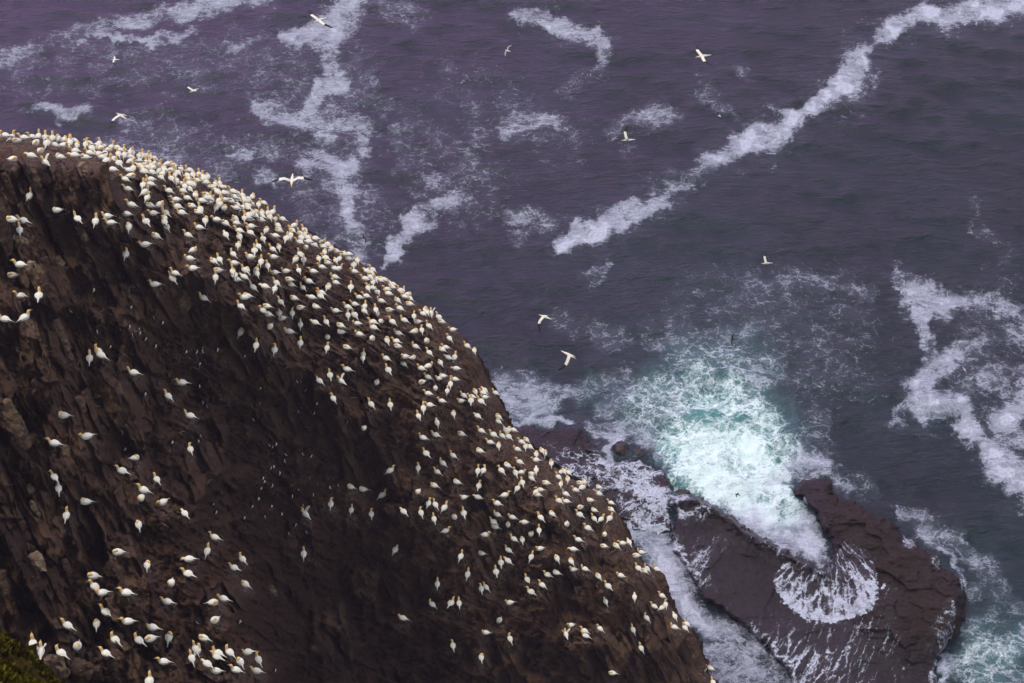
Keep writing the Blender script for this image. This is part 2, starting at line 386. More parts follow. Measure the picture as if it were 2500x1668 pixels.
BIRD_TXT = """-4,334,0 14,333,170 29,337,40 41,345,200t 60,338,175 79,335,180 95,333,90 110,338,90 89,350,250t 116,352,80 133,355,170 156,356,340 149,344,180t 158,342,90t 142,339,90t 128,339,90 172,344,90 172,351,90 189,356,100t 181,345,170 
211,355,90 218,351,170 243,351,90 246,363,200t 237,356,180 254,359,170 266,367,0t 272,361,40 287,361,160 295,368,180 290,378,120 100,370,270t 32,390,0t 77,382,175 112,398,150w 184,370,180 183,381,180 209,386,180t 220,375,160 
225,364,140 241,378,200t 257,377,120 262,394,20 249,385,170t 278,389,150 291,400,140 276,416,175 147,385,180t 73,481,65p 303,369,90 304,381,90 317,375,80 324,376,80p 340,383,90t 348,381,90 355,383,30 365,384,120 377,388,160 
319,385,180 319,395,20 338,393,170t 356,399,90 364,399,90 342,406,170 326,413,100 315,417,170 347,411,100t 361,411,90 369,406,100t 378,402,90 387,404,30 375,411,20 370,423,175 352,421,170 389,418,60 400,413,90t 402,418,0 
397,427,60 393,434,150t 409,402,10 423,405,180 425,411,120t 417,418,30 442,414,120t 463,417,170 428,428,110t 435,423,140 458,430,130 461,439,170 472,429,120t 486,427,100 495,433,100 497,438,170 507,434,90t 481,442,170t 
502,447,180t 470,450,120 463,450,150 471,456,40 462,463,150 452,457,110 446,467,170 419,438,130 431,444,100t 442,450,270t 320,431,0t 306,439,160 350,454,88 369,439,180 368,451,170 313,463,170 355,470,30 360,485,70 366,502,170t 
321,502,175 412,467,165 431,489,180 458,485,160 478,478,110t 504,476,175t 493,492,175 503,484,170 516,492,40 512,485,60 391,501,30t 433,506,175 443,521,175 469,504,165t 484,519,160t 490,512,130 375,522,190 405,522,150 310,524,175 
357,543,140 402,536,80t 403,545,130 529,508,70t 538,501,50 535,491,60 549,489,200 548,510,60t 563,491,160t 516,457,170 526,451,100t 536,451,90 525,463,170 546,460,165 541,457,170 532,471,150 554,467,110 555,476,170 569,469,160 
546,473,170 580,475,120t 591,480,90 594,486,150 572,482,160 580,489,160 596,491,170 577,509,175 592,509,60 578,501,160 502,540,100t 530,538,170 574,535,150t 597,534,100 577,546,170 551,546,150t 29,538,180t 57,541,170 49,564,110 
140,515,200t 191,537,140p 234,543,85 263,529,190 272,545,175 51,648,175 31,674,190t 315,555,100t 408,556,130 487,557,175 380,577,165t 459,575,165 356,599,190 308,623,85 472,612,30t 463,633,185 472,657,190 522,639,150t 537,636,130 
585,565,165 552,575,130 585,579,120t 582,601,95t 570,622,140 572,644,185 532,661,190t 527,679,92a 569,665,110 573,673,110 578,683,170t 598,661,150 596,677,160 429,669,160 422,682,140 379,696,190 617,481,90t 605,487,160 
603,495,160 604,503,180 614,503,0t 605,509,160 632,501,100t 644,496,160 626,518,300t 617,522,90t 607,526,170 624,527,150 640,522,90t 640,529,160 604,531,170t 655,522,100 666,520,60 659,531,120t 608,536,180t 636,538,175 670,537,0t 
689,536,170 719,552,20 678,552,150 680,563,170t 651,563,60t 613,554,185 612,570,150 673,577,170 643,585,120 700,584,75 632,604,130 622,614,100 666,610,150 681,605,110t 714,564,150 733,571,140 744,563,140 735,583,120 732,593,160 
751,582,150 770,584,175 753,592,185 747,605,270t 767,598,150t 744,573,90 710,576,100 780,589,170t 789,603,175 799,597,150 808,609,60t 820,614,180t 793,617,100t 852,621,170 838,621,170t 850,632,175 779,633,110t 795,631,160 
800,642,170t 820,637,120t 829,633,60 786,653,170 817,656,150 827,657,20 733,622,140a 722,635,60t 742,637,100 730,662,120 765,664,180 873,637,110t 864,647,95 865,664,175 896,663,150 611,629,195 668,629,190 638,641,90 654,651,110 
604,662,120t 626,662,60 628,670,120 671,667,185 699,663,190 675,692,150 618,703,150 647,701,170 671,708,80 706,684,180t 711,696,165t 754,688,165 740,704,140 820,691,170 817,678,175 802,702,60t 857,703,90 892,682,170 899,705,120 
877,727,175 895,724,165 604,724,180t 686,739,140 717,729,170t 761,727,175 785,716,165 783,725,150 652,749,175t 643,760,150 655,769,165t 682,765,105 714,766,100 733,752,200t 771,750,175t 689,778,195t 820,760,180 849,751,170 
866,744,170 850,771,100 865,770,140 891,749,80 889,760,150 660,798,240t 707,811,175 734,794,95a 770,789,160 797,788,130 831,796,165t 832,812,190t 873,791,180 877,817,175 800,824,280t 626,845,80p 671,857,85 734,840,90 799,851,80 
846,849,175t 887,867,80 910,659,150 906,668,140 904,677,150 917,682,120 911,690,100t 938,683,160 927,685,160t 959,695,170 951,693,140 945,707,175 957,702,170t 921,714,130 949,718,165 909,704,175 977,710,150 983,713,60 
997,719,340t 988,725,160 970,734,150t 930,736,175 1000,743,170t 1001,730,150t 918,758,110 921,767,280t 950,758,190t 976,754,160 1011,773,95 1033,767,150 1038,757,90t 1043,764,120 1053,766,100w 1071,775,140 1077,786,170t 
911,788,165 930,785,300t 912,801,165 958,787,150 987,783,160 1020,787,190t 1047,797,145 1013,810,0t 1030,807,105 973,815,165 1106,806,190 909,827,280t 945,832,120t 968,834,165 970,846,180t 1014,847,165 1042,833,280t 1097,827,140 
1088,849,175 1080,854,150t 1140,845,155 1158,857,110t 1048,862,145 989,872,200 1007,874,0t 943,876,160 985,889,145a 1094,874,165 1110,874,70 1075,886,130t 948,905,130 1028,900,170 1046,895,10 1114,901,180 1045,922,160 
1030,934,210t 1072,925,200 1082,919,180t 1111,927,175 1100,939,90a 920,934,250t 1063,948,270t 1092,956,85 1046,962,170 1079,980,170 1132,967,150 1152,970,170 1150,980,90 1125,980,200 1160,957,120t 1183,953,150 1180,960,160 
1184,971,190 1174,981,150 953,989,105 906,988,140 1034,998,95 1049,990,180 1022,1017,120 1107,1012,110t 1166,1017,150 497,729,160 589,750,150 596,728,190 589,812,60t 780,931,150 806,917,110 848,903,170 834,932,150w 814,974,130 
886,876,100 889,1046,250t 1067,1033,110 1033,1070,170 1064,1063,165 1125,1060,170t 1175,1053,160 1197,1081,165 1040,1108,145 1106,1113,155 1081,1132,150 1021,1144,90 1068,1153,150 1171,1102,170t 1167,1151,80a 1180,1151,60 
953,1150,25 934,1210,30 1060,1186,160t 1115,1178,170t 1169,1188,75 1021,1201,240t 1133,1215,200 1167,1215,165 1210,960,150 1217,1019,150t 1217,1030,150t 1234,1051,130 1242,1051,90t 1254,1051,160 1226,1065,145 1241,1067,150 
1204,1062,160 1273,1080,165 1284,1074,150t 1217,1089,100t 1263,1098,165 1283,1091,90t 1293,1092,150t 1309,1110,100t 1323,1101,120t 1330,1107,90t 1268,1129,165 1309,1124,180 1346,1132,90t 1224,1150,140 1238,1137,165t 1258,1155,120 
1273,1154,0 1298,1158,330 1309,1149,90 1297,1168,150 1275,1179,110 1263,1194,50 1232,1210,10 1333,1180,170t 1370,1153,30t 1377,1151,120t 1388,1154,140 1363,1165,145 1386,1170,90t 1369,1183,90t 1415,1180,180t 1426,1176,120t 
1462,1190,170t 1422,1191,20 1404,1197,170 1461,1206,170 1319,1197,180 1308,1202,40 1311,1208,170t 1381,1207,160p 1364,1223,155 1383,1225,170 1213,1230,175 1441,1222,180t 1492,1228,160 1416,1239,210t 1450,1246,170t 1492,1245,150t 
1214,1257,160 1251,1264,165 1280,1276,190 1320,1265,140 1347,1255,155t 1414,1257,160 1450,1267,140 1467,1269,40 1489,1266,40 1205,1275,150 1208,1287,170 1240,1281,270t 1316,1296,95 1297,1304,235t 1384,1280,260t 1434,1290,165 
1476,1305,260t 1255,1317,150 1412,1319,165 1275,1319,100t 1176,1352,175t 1241,1344,155 1223,1374,95 1240,1370,150 1211,1397,105 1319,1340,195 1297,1361,60 1400,1342,175 1359,1363,125t 1394,1371,135t 1400,1391,190 1428,1390,165 
1336,1404,170 1358,1399,170t 1287,1416,130 1323,1429,155 1296,1446,155 1175,1439,105 1186,1434,145 1245,1472,190 1219,1515,240t 1474,1334,170t 1504,1333,150t 1520,1327,180 1536,1325,120 1566,1349,175 1553,1357,180t 1558,1388,140 
1573,1394,150t 1579,1389,140 1603,1390,150 1609,1397,150t 1460,1407,140t 1515,1406,170 1484,1432,145 1478,1469,120 1549,1458,90 1616,1455,160 1597,1481,155 1625,1476,100 1616,1484,30t 1647,1505,120 1578,1509,140 1646,1532,170 
1672,1533,140 1677,1524,140 1394,1527,200 1382,1550,110w 1427,1541,160 1430,1553,160 1464,1535,150 1545,1538,120 1565,1583,125 1495,1644,175t 1720,1630,90t 1735,1632,160t 1741,1667,120 907,1257,100 986,1251,140 1028,1253,115 
1046,1231,70 1063,1233,130 1060,1268,110 1085,1241,50 1109,1263,300t 1132,1254,110 1088,1297,10 1185,1307,350 965,1344,60 1125,1360,65 1142,1403,75 1068,1427,90 1055,1476,150 1101,1474,50 1121,1474,100 984,1510,170 1106,1577,105 
1175,1606,100t 1186,1545,185 1245,1560,120 209,1227,195t 163,1260,90 346,1216,270t 399,1227,220 452,1255,140 339,1281,115t 288,1349,190t 524,1313,170 507,1346,75 593,1367,140 463,1366,185 572,1387,165 460,1402,165 360,1381,100t 
419,1424,270t 228,1407,180t 233,1434,150 252,1448,190 310,1448,175 599,1427,155t 409,1470,175 521,1472,0t 546,1463,170 260,1496,150 313,1518,190 166,1528,160 373,1533,175 237,1524,100t 525,1515,230t 282,1563,150 340,1564,155 
367,1560,200t 413,1557,90t 497,1558,170t 190,1578,270t 151,1596,155 101,1591,100w 82,1573,110 260,1596,160 400,1616,185 478,1585,130 482,1591,60 469,1607,120 534,1596,160 531,1604,160 561,1593,150 606,1593,190 631,1611,130 
587,1616,130t 507,1622,155 527,1639,190 576,1636,175 627,1639,175 366,1663,90 53,724,175 96,724,95 13,781,170 61,777,25 220,877,100 247,869,160 241,859,150 328,912,170 445,936,185 411,968,150 466,1017,165p 466,1099,120 
156,1016,185t 134,1084,175 214,1067,200 330,1119,0t 298,1151,170 384,1172,135 134,1166,140 144,1193,110 351,1197,170 857,1190,165t 887,1196,180t 808,1232,90 858,1247,80 746,1256,145w 742,1354,95"""
MURRE_TXT = """662,1091 672,1085 703,1108 744,1108 756,1113 699,1126 667,1140 654,1150 687,1150 680,1157 640,1167 643,1175 661,1187 762,1166 806,1167 830,1184 733,1193 768,1208 808,1190 662,1236 650,1261 687,1255 636,1192 631,1218 718,1282 
710,1302 753,1298 712,1212 744,1233 738,930 729,930 635,947 640,985 691,980 733,1004 763,1009 772,985 624,1024 742,952 698,990 381,777 395,788 385,801 327,819 337,814 347,804 352,828 313,800 377,846 321,709 318,749 453,859 
491,854 499,859 476,860 530,855 595,869 310,731 298,805 242,812 352,963 266,847 226,710 179,759 494,984 512,993 580,984 445,1048 494,1065 486,944 485,887 418,1080 421,1102 482,1080 336,1159 303,1095 663,1086 657,1143 518,1230 
524,1251 594,1264 613,1236 488,1518 581,1519 594,1522 670,1637"""
# ------------------------------------------------------------------ cliff (bird rock): crest line traced, depth from control distances
RIDGE = np.array([(-300,285),(-60,318),(0,326),(64,334),(128,343),(213,353),(319,368),(383,390),(447,411),(511,433),(574,459),
 (638,491),(681,523),(702,539),(766,571),(840,613),(904,655),(957,693),(1005,725),(1064,768),(1117,804),(1154,847),
 (1176,884),(1184,915),(1203,948),(1224,980),(1234,1012),(1239,1034),(1276,1066),(1330,1113),(1372,1156),(1426,1182),
 (1468,1204),(1490,1236),(1517,1268),(1538,1320),(1574,1374),(1606,1400),(1622,1432),(1634,1470),(1660,1502),
 (1690,1534),(1702,1576),(1713,1629),(1755,1668),(1830,1760),(1900,1860)], float)
CTRL = np.array([
 # x, y, distance
 (-300,300,113),(-300,700,97),(-300,1200,88),(-300,1950,82),
 (0,335,114),(0,480,107),(0,740,97),(0,1080,92),(0,1400,87),(0,1700,83),(0,1950,82),
 (200,360,118),(200,480,112),(220,740,106),(220,1080,99),(220,1400,91),(220,1700,87),
 (380,400,122),(330,560,117),(380,740,114),(380,1000,109),(400,1300,98),(400,1560,91),(400,1950,88),
 (560,460,127),(560,640,123),(560,840,121),(560,1050,116),(560,1250,109),(560,1400,104),(560,1560,96),(600,1680,93),(600,1950,92),
 (700,540,130),(760,760,129),(740,980,128),(720,1150,125),(700,1300,122),(690,1400,121),(710,1500,121),(720,1660,120),(740,1950,118),
 (900,655,136),(900,900,132),(900,1100,131),(880,1300,131),(880,1500,130),(900,1700,130),(900,1950,130),
 (1064,768,139),(1060,1000,134),(1060,1250,133),(1060,1500,134),(1100,1700,134),(1100,1950,134),
 (1180,900,142),(1239,1034,142),(1240,1200,137),(1240,1400,136),(1250,1700,136),
 (1372,1156,143),(1426,1300,139),(1400,1500,138),(1400,1750,138),(1500,1250,143),(1600,1400,144),
 (1550,1550,140),(1702,1576,144),(1650,1700,141),(1830,1760,145),(1600,1950,140),(1900,1860,146)], float)

def ridge_y(px): return np.interp(px, RIDGE[:, 0], RIDGE[:, 1])

def ridge_dist(px, py):
    """shortest distance in photo pixels to the crest line"""
    best = np.full(np.shape(px), 1e9)
    for a, b in zip(RIDGE[:-1], RIDGE[1:]):
        ab = b - a; L2 = ab @ ab
        t = np.clip(((px - a[0]) * ab[0] + (py - a[1]) * ab[1]) / L2, 0, 1)
        dx = px - a[0] - t * ab[0]; dy = py - a[1] - t * ab[1]
        best = np.minimum(best, dx * dx + dy * dy)
    return np.sqrt(best)

def _rbf():
    P = CTRL[:, :2] / 300.0; n = len(P)
    d = np.sqrt(((P[:, None] - P[None]) ** 2).sum(-1))
    A = np.zeros((n + 3, n + 3)); A[:n, :n] = d + np.eye(n) * 0.0 - 0.05 * np.eye(n)
    A[:n, n] = 1; A[:n, n + 1:] = P; A[n, :n] = 1; A[n + 1:, :n] = P.T
    return np.linalg.solve(A, np.concatenate([CTRL[:, 2], [0, 0, 0]]))
_W = _rbf()
_gx = np.arange(-340, 1961, 20.0); _gy = np.arange(260, 2001, 20.0)
_G = None
def base_depth(px, py):
    global _G
    if _G is None:
        X, Y = np.meshgrid(_gx, _gy, indexing='ij')
        Q = np.stack([X, Y], -1).reshape(-1, 2) / 300.0; P = CTRL[:, :2] / 300.0
        d = np.sqrt(((Q[:, None] - P[None]) ** 2).sum(-1))
        _G = (d @ _W[:len(P)] + _W[len(P)] + Q @ _W[len(P) + 1:]).reshape(X.shape)
    fx = np.clip((px - _gx[0]) / 20.0, 0, len(_gx) - 1.001); fy = np.clip((py - _gy[0]) / 20.0, 0, len(_gy) - 1.001)
    i = fx.astype(int); j = fy.astype(int); u = fx - i; v = fy - j
    return (_G[i, j] * (1 - u) * (1 - v) + _G[i + 1, j] * u * (1 - v) + _G[i, j + 1] * (1 - u) * v + _G[i + 1, j + 1] * u * v)

def poly_in(px, py, poly):
    ins = np.zeros(np.shape(px), bool)
    n = len(poly)
    for k in range(n):
        x0, y0 = poly[k]; x1, y1 = poly[(k + 1) % n]
        c = ((y0 > py) != (y1 > py)) & (px < (x1 - x0) * (py - y0) / (y1 - y0 + 1e-9) + x0)
        ins ^= c
    return ins

def poly_sd(px, py, poly):
    best = np.full(np.shape(px), 1e9)
    P = np.array(poly, float)
    for a, b in zip(P, np.roll(P, -1, 0)):
        ab = b - a
        t = np.clip(((px - a[0]) * ab[0] + (py - a[1]) * ab[1]) / (ab @ ab), 0, 1)
        best = np.minimum(best, (px - a[0] - t * ab[0]) ** 2 + (py - a[1] - t * ab[1]) ** 2)
    d = np.sqrt(best)
    return np.where(poly_in(px, py, poly), d, -d)

BROW = [(-300,400),(0,402),(120,404),(262,430),(300,560),(420,655),(520,700),(600,790),(690,880),(800,930),(870,1010),(930,1100),(960,1180),(1010,1290),(1090,1420),(1160,1560),(1200,1750),(1220,1990)]
def brow_dist(px, py):
    best = np.full(np.shape(px), 1e9); P = np.array(BROW, float) + np.array([-22.0, 40.0])
    for a, b in zip(P[:-1], P[1:]):
        ab = b - a
        t = np.clip(((px - a[0]) * ab[0] + (py - a[1]) * ab[1]) / (ab @ ab), 0, 1)
        best = np.minimum(best, (px - a[0] - t * ab[0]) ** 2 + (py - a[1] - t * ab[1]) ** 2)
    return np.sqrt(best)

def slab_mask(px, py):
    """where bare slabs and blocks show (the left buttress, the wall under the crest) rather than nest earth"""
    m = sstep(470, 330, px + 0.10 * (py - 900)) * sstep(375, 400, py - 0.16 * px + 0 * px)
    m2 = sstep(0, 14, poly_sd(px, py, [(-40, 385), (120, 395), (262, 402), (268, 520), (250, 560), (120, 500), (-40, 470)]))
    m3 = sstep(0, 25, poly_sd(px, py, [(1130, 850), (1186, 880), (1236, 1010), (1236, 1034), (1180, 960), (1150, 880)]))
    m4 = sstep(0, 40, poly_sd(px, py, [(1530, 1400), (1610, 1400), (1640, 1480), (1712, 1580), (1800, 1720), (1500, 1720), (1560, 1560)]))
    m5 = 0.8 * sstep(0.12, 0.45, fbm(px / 190.0, py / 190.0, 4, 71))
    m5 = np.maximum(m5, 0.85 * np.exp(-(brow_dist(px, py) / 75.0) ** 2) * sstep(1500, 1200, py))
    bird = sstep(30, 0, np.abs(py - ridge_y(px))) * 0.6
    return np.clip(np.maximum(np.maximum(m * 0.9, m2), np.maximum(np.maximum(m3, m4 * 0.8), m5)) - bird, 0, 1)

# the brow: above it the nesting slope leans back, below it the face drops away under an overhang
BROW = [(-300,400),(0,402),(120,404),(262,430),(300,560),(420,655),(520,700),(600,790),(690,880),(800,930),(870,1010),(930,1100),(960,1180),(1010,1290),(1090,1420),(1160,1560),(1200,1750),(1220,1990)]
def brow_shape(px, py):
    best = np.full(np.shape(px), 1e9); P = np.array(BROW, float)
    for a, b in zip(P[:-1], P[1:]):
        ab = b - a
        t = np.clip(((px - a[0]) * ab[0] + (py - a[1]) * ab[1]) / (ab @ ab), 0, 1)
        best = np.minimum(best, (px - a[0] - t * ab[0]) ** 2 + (py - a[1] - t * ab[1]) ** 2)
    d = np.sqrt(best)
    poly = BROW + [(2300, 1990), (2300, 100), (-300, 100)]
    ins = poly_in(px, py, poly)
    k = 1 - 0.75 * sstep(900, 1500, py)
    up = 5.6 * np.exp(-d / 170.0)
    dn = 5.6 * np.exp(-(d / 80.0) ** 1.3)
    return np.where(ins, up, dn) * k

def relief(px, py):
    """metres towards the viewer, block tone, seam distance, slab mask"""
    sm = slab_mask(px, py)
    wx = px + 5 * fbm(px / 60.0, py / 60.0, 3, 5); wy = py + 5 * fbm(px / 60.0, py / 60.0, 3, 6)
    # steep beds on the left run down to the right at about 65 degrees
    ca, sa = math.cos(math.radians(66)), math.sin(math.radians(66))
    a = wx * ca + wy * sa; b = -wx * sa + wy * ca
    h1, e1, t1 = facets(a / 190.0, b / 58.0, 11)
    h2, e2, t2 = facets(a / 60.0 + 3, b / 21.0, 23)
    # the flank beds run down to the right at about 28 degrees, then fall off in drapes
    ang = np.radians(28 + 45 * sstep(1100, 1700, py + 0.1 * px))
    a2 = wx * np.cos(math.radians(30)) + wy * math.sin(math.radians(30)); b2 = -wx * math.sin(math.radians(30)) + wy * math.cos(math.radians(30))
    h3, e3, t3 = facets(a2 / 90.0, b2 / 26.0, 37)
    n1 = fbm(px / 150.0, py / 150.0, 4, 51); n2 = fbm(a / 40.0, b / 9.0, 4, 55, 0.6); n3 = fbm(px / 14.0, py / 14.0, 3, 57, 0.6)
    n4 = fbm(a2 / 60.0, b2 / 9.0, 4, 59, 0.6)
    left = 4.4 * h1 + 1.7 * h2 + 0.35 * n2
    mid = 1 - 0.75 * sstep(850, 1150, py)
    flank = 1.1 * h3 * (0.4 + 0.6 * mid) + 0.55 * n4 * mid + 0.55 * (1 - mid) * fbm(px / 26.0, py / 30.0, 4, 60, 0.6) + 0.28 * n3 + 0.9 * fbm(px / 50.0, py / 50.0, 4, 58)
    h = sm * left + (1 - sm) * flank + 1.7 * n1 + brow_shape(px + 22 * fbm(px / 90.0, py / 90.0, 3, 65), py + 22 * fbm(px / 90.0, py / 90.0, 3, 66))
    # gully bays in the dark middle
    h += 1.2 * fbm(px / 210.0, py / 420.0, 2, 61) * sstep(800, 1100, py)
    tone = np.clip(0.55 * t1 + 0.45 * t2, 0, 1)
    seam = np.minimum(e1 * 1.0, e2 * 1.6)
    seam = seam * sm + (1 - sm) * (e3 * 2.0 + 0.06)
    return h, tone, seam, sm

def cliff_depth(px, py):
    px = np.asarray(px, float); py = np.asarray(py, float)
    h, tone, seam, sm = relief(px, py)
    s = ridge_dist(px, py) * 130.0 / F
    crest = 4.2 * np.sqrt(s) / (1 + 0.42 * np.sqrt(s))
    rel = h * sstep(0.0, 2.5, s)
    return base_depth(px, py) + 4.0 - crest - rel, tone, seam, sm

BIRDS = [t.split(',') for t in BIRD_TXT.split()]
bxy = np.array([(float(b[0]), float(b[1])) for b in BIRDS])

def build_cliff():
    seg = np.sqrt((np.diff(RIDGE, axis=0) ** 2).sum(1)); cs = np.concatenate([[0], np.cumsum(seg)]) / seg.sum()
    NU, NV = 900, 640
    u = np.linspace(0, 1, NU)
    Px = np.interp(u, cs, RIDGE[:, 0]); Py = np.interp(u, cs, RIDGE[:, 1])
    jag = 8.0 * fbm(u * 90, u * 0 + .3, 5, 3, 0.6) * sstep(0.25, 0.5, u) + 2.0 * fbm(u * 200, u * 0, 3, 4) + 2.0
    Py = Py + jag + 7.0 * np.abs(fbm(u * 38, u * 0 + 2, 3, 8)) * sstep(0.5, 0.62, u)
    Q = np.array([(-300, 330), (-300, 1980), (1750, 1980)], float)
    Qx = np.interp(u, [0, 0.42, 1], Q[:, 0]); Qy = np.interp(u, [0, 0.42, 1], Q[:, 1])
    v = np.linspace(0, 1, NV) ** 1.15
    X = Px[:, None] * (1 - v) + Qx[:, None] * v; Y = Py[:, None] * (1 - v) + Qy[:, None] * v
    x = X.ravel(); y = Y.ravel()
    D, tone, seam, sm = cliff_depth(x, y)
    # trodden ledge under each nest, whitened around it
    guano = np.zeros_like(x); bump = np.zeros_like(x)
    Xg = X; cell = {}
    key = (np.floor(x / 40).astype(int) * 1000 + np.floor(y / 40).astype(int))
    order = np.argsort(key, kind='stable'); ks = key[order]
    for bx, by in bxy:
        fy = by + 7
        for ox in (-1, 0, 1):
            for oy in (-1, 0, 1):
                k = (int(math.floor(bx / 40)) + ox) * 1000 + int(math.floor(fy / 40)) + oy
                a = np.searchsorted(ks, k); b = np.searchsorted(ks, k + 1)
                if b <= a: continue
                idx = order[a:b]
                r2 = ((x[idx] - bx) / 15.0) ** 2 + ((y[idx] - fy - 3) / 11.0) ** 2
                bump[idx] = np.maximum(bump[idx], np.exp(-r2 ** 1.5))
                guano[idx] = np.maximum(guano[idx], np.exp(-(((x[idx] - bx - 4) / 20.0) ** 2 + ((y[idx] - fy - 8) / 16.0) ** 2)))
    D = D - 0.28 * bump
    # soil trodden pale among crowded birds; elsewhere the dark face's shade is painted in
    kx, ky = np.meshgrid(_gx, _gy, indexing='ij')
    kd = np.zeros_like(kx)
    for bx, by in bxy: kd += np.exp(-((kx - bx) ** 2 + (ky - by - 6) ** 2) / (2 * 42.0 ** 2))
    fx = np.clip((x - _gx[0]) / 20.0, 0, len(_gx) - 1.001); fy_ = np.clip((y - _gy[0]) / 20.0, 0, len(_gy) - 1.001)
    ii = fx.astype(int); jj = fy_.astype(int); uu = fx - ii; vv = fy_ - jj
    tread_shade = kd[ii, jj] * (1 - uu) * (1 - vv) + kd[ii + 1, jj] * uu * (1 - vv) + kd[ii, jj + 1] * (1 - uu) * vv + kd[ii + 1, jj + 1] * uu * vv
    tread_shade = np.clip(tread_shade / 6.0, 0, 1)
    V = at(x, y, D).reshape(NU, NV, 3)
    # back of the rock: rolls over the crest and falls to the sea
    R = V[:, 0]
    fw = R - CAM; fw[:, 2] = 0; fw /= np.linalg.norm(fw, axis=1, keepdims=True)
    away = fw + 0.55 * np.array([1.0, 0, 0]); away /= np.linalg.norm(away, axis=1, keepdims=True)
    NB = 70; back = np.zeros((NU, NB, 3))
    ub = u[:, None] * np.ones(NB)
    for k in range(NB):
        t = ((k + 1) / NB) ** 1.8
        drop = t * (R[:, 2] + 4.0)
        b = 0.30 * drop + 1.2 * (1 - np.exp(-drop / 1.5)) * 0.5
        nn = fbm(u * 60 + 3, u * 0 + k * 0.35, 4, 91) * np.minimum(1.0, drop / 4.0) * 1.6
        back[:, k] = R + away * np.maximum(b + nn * 0.5, 0.02)[:, None] - np.array([0, 0, 1.0]) * drop[:, None]
    # skirt from the near edge down to the sea
    E = V[:, -1].copy(); E[:, 2] = -4.0
    ALL = np.concatenate([back[:, ::-1], V, E[:, None]], 1)
    nv = ALL.shape[1]
    def pad(a, bval, eval_=0.5):
        a = a.reshape(NU, NV)
        return np.concatenate([np.full((NU, NB), bval), a, np.full((NU, 1), eval_)], 1).ravel()
    o = grid_mesh("cliff", ALL.reshape(-1, 3), NU, nv, M_ROCK,
                  {"tone": pad(tone, 0.3), "seam": pad(seam, 0.5), "slab": pad(sm, 0.7), "guano": pad(guano, 0.0, 0.0), "tread_shade": pad(tread_shade, 0.0, 0.0)})
    return tag(o, kind='structure')
cliff = build_cliff()
print("cliff", time.time() - T0)
# ------------------------------------------------------------------ sea: foam drifts traced as strokes (x, y, half width, strength) in photo pixels
K = 2350.0 / 2500.0
def strokes(px, py, L, warp=1.0):
    """L: list of polylines of (x, y, w, s) in the 2350-wide reading of the photo"""
    wx = px + warp * (17 * fbm(px / 60.0, py / 60.0, 5, 101, 0.62)); wy = py + warp * (15 * fbm(px / 60.0, py / 60.0, 5, 131, 0.62))
    wx = wx * K; wy = wy * K
    out = np.zeros_like(px)
    for line in L:
        if len(line) == 1: line = [line[0], line[0]]
        P = np.array(line, float)
        lo = P[:, :2].min(0) - P[:, 2].max() * 1.8 - 10; hi = P[:, :2].max(0) + P[:, 2].max() * 1.8 + 10
        idx = np.nonzero((wx > lo[0]) & (wx < hi[0]) & (wy > lo[1]) & (wy < hi[1]))[0]
        if not len(idx): continue
        X = wx[idx]; Y = wy[idx]; r = np.zeros(len(idx))
        for a, b in zip(P[:-1], P[1:]):
            ab = b[:2] - a[:2]; L2 = max(ab @ ab, 1e-6)
            t = np.clip(((X - a[0]) * ab[0] + (Y - a[1]) * ab[1]) / L2, 0, 1)
            d = np.hypot(X - a[0] - t * ab[0], Y - a[1] - t * ab[1])
            w_ = a[2] + t * (b[2] - a[2]); s_ = a[3] + t * (b[3] - a[3])
            r = np.maximum(r, s_ * (1 - sstep(0.25, 1.6, d / w_)))
        out[idx] = np.maximum(out[idx], r)
    return out

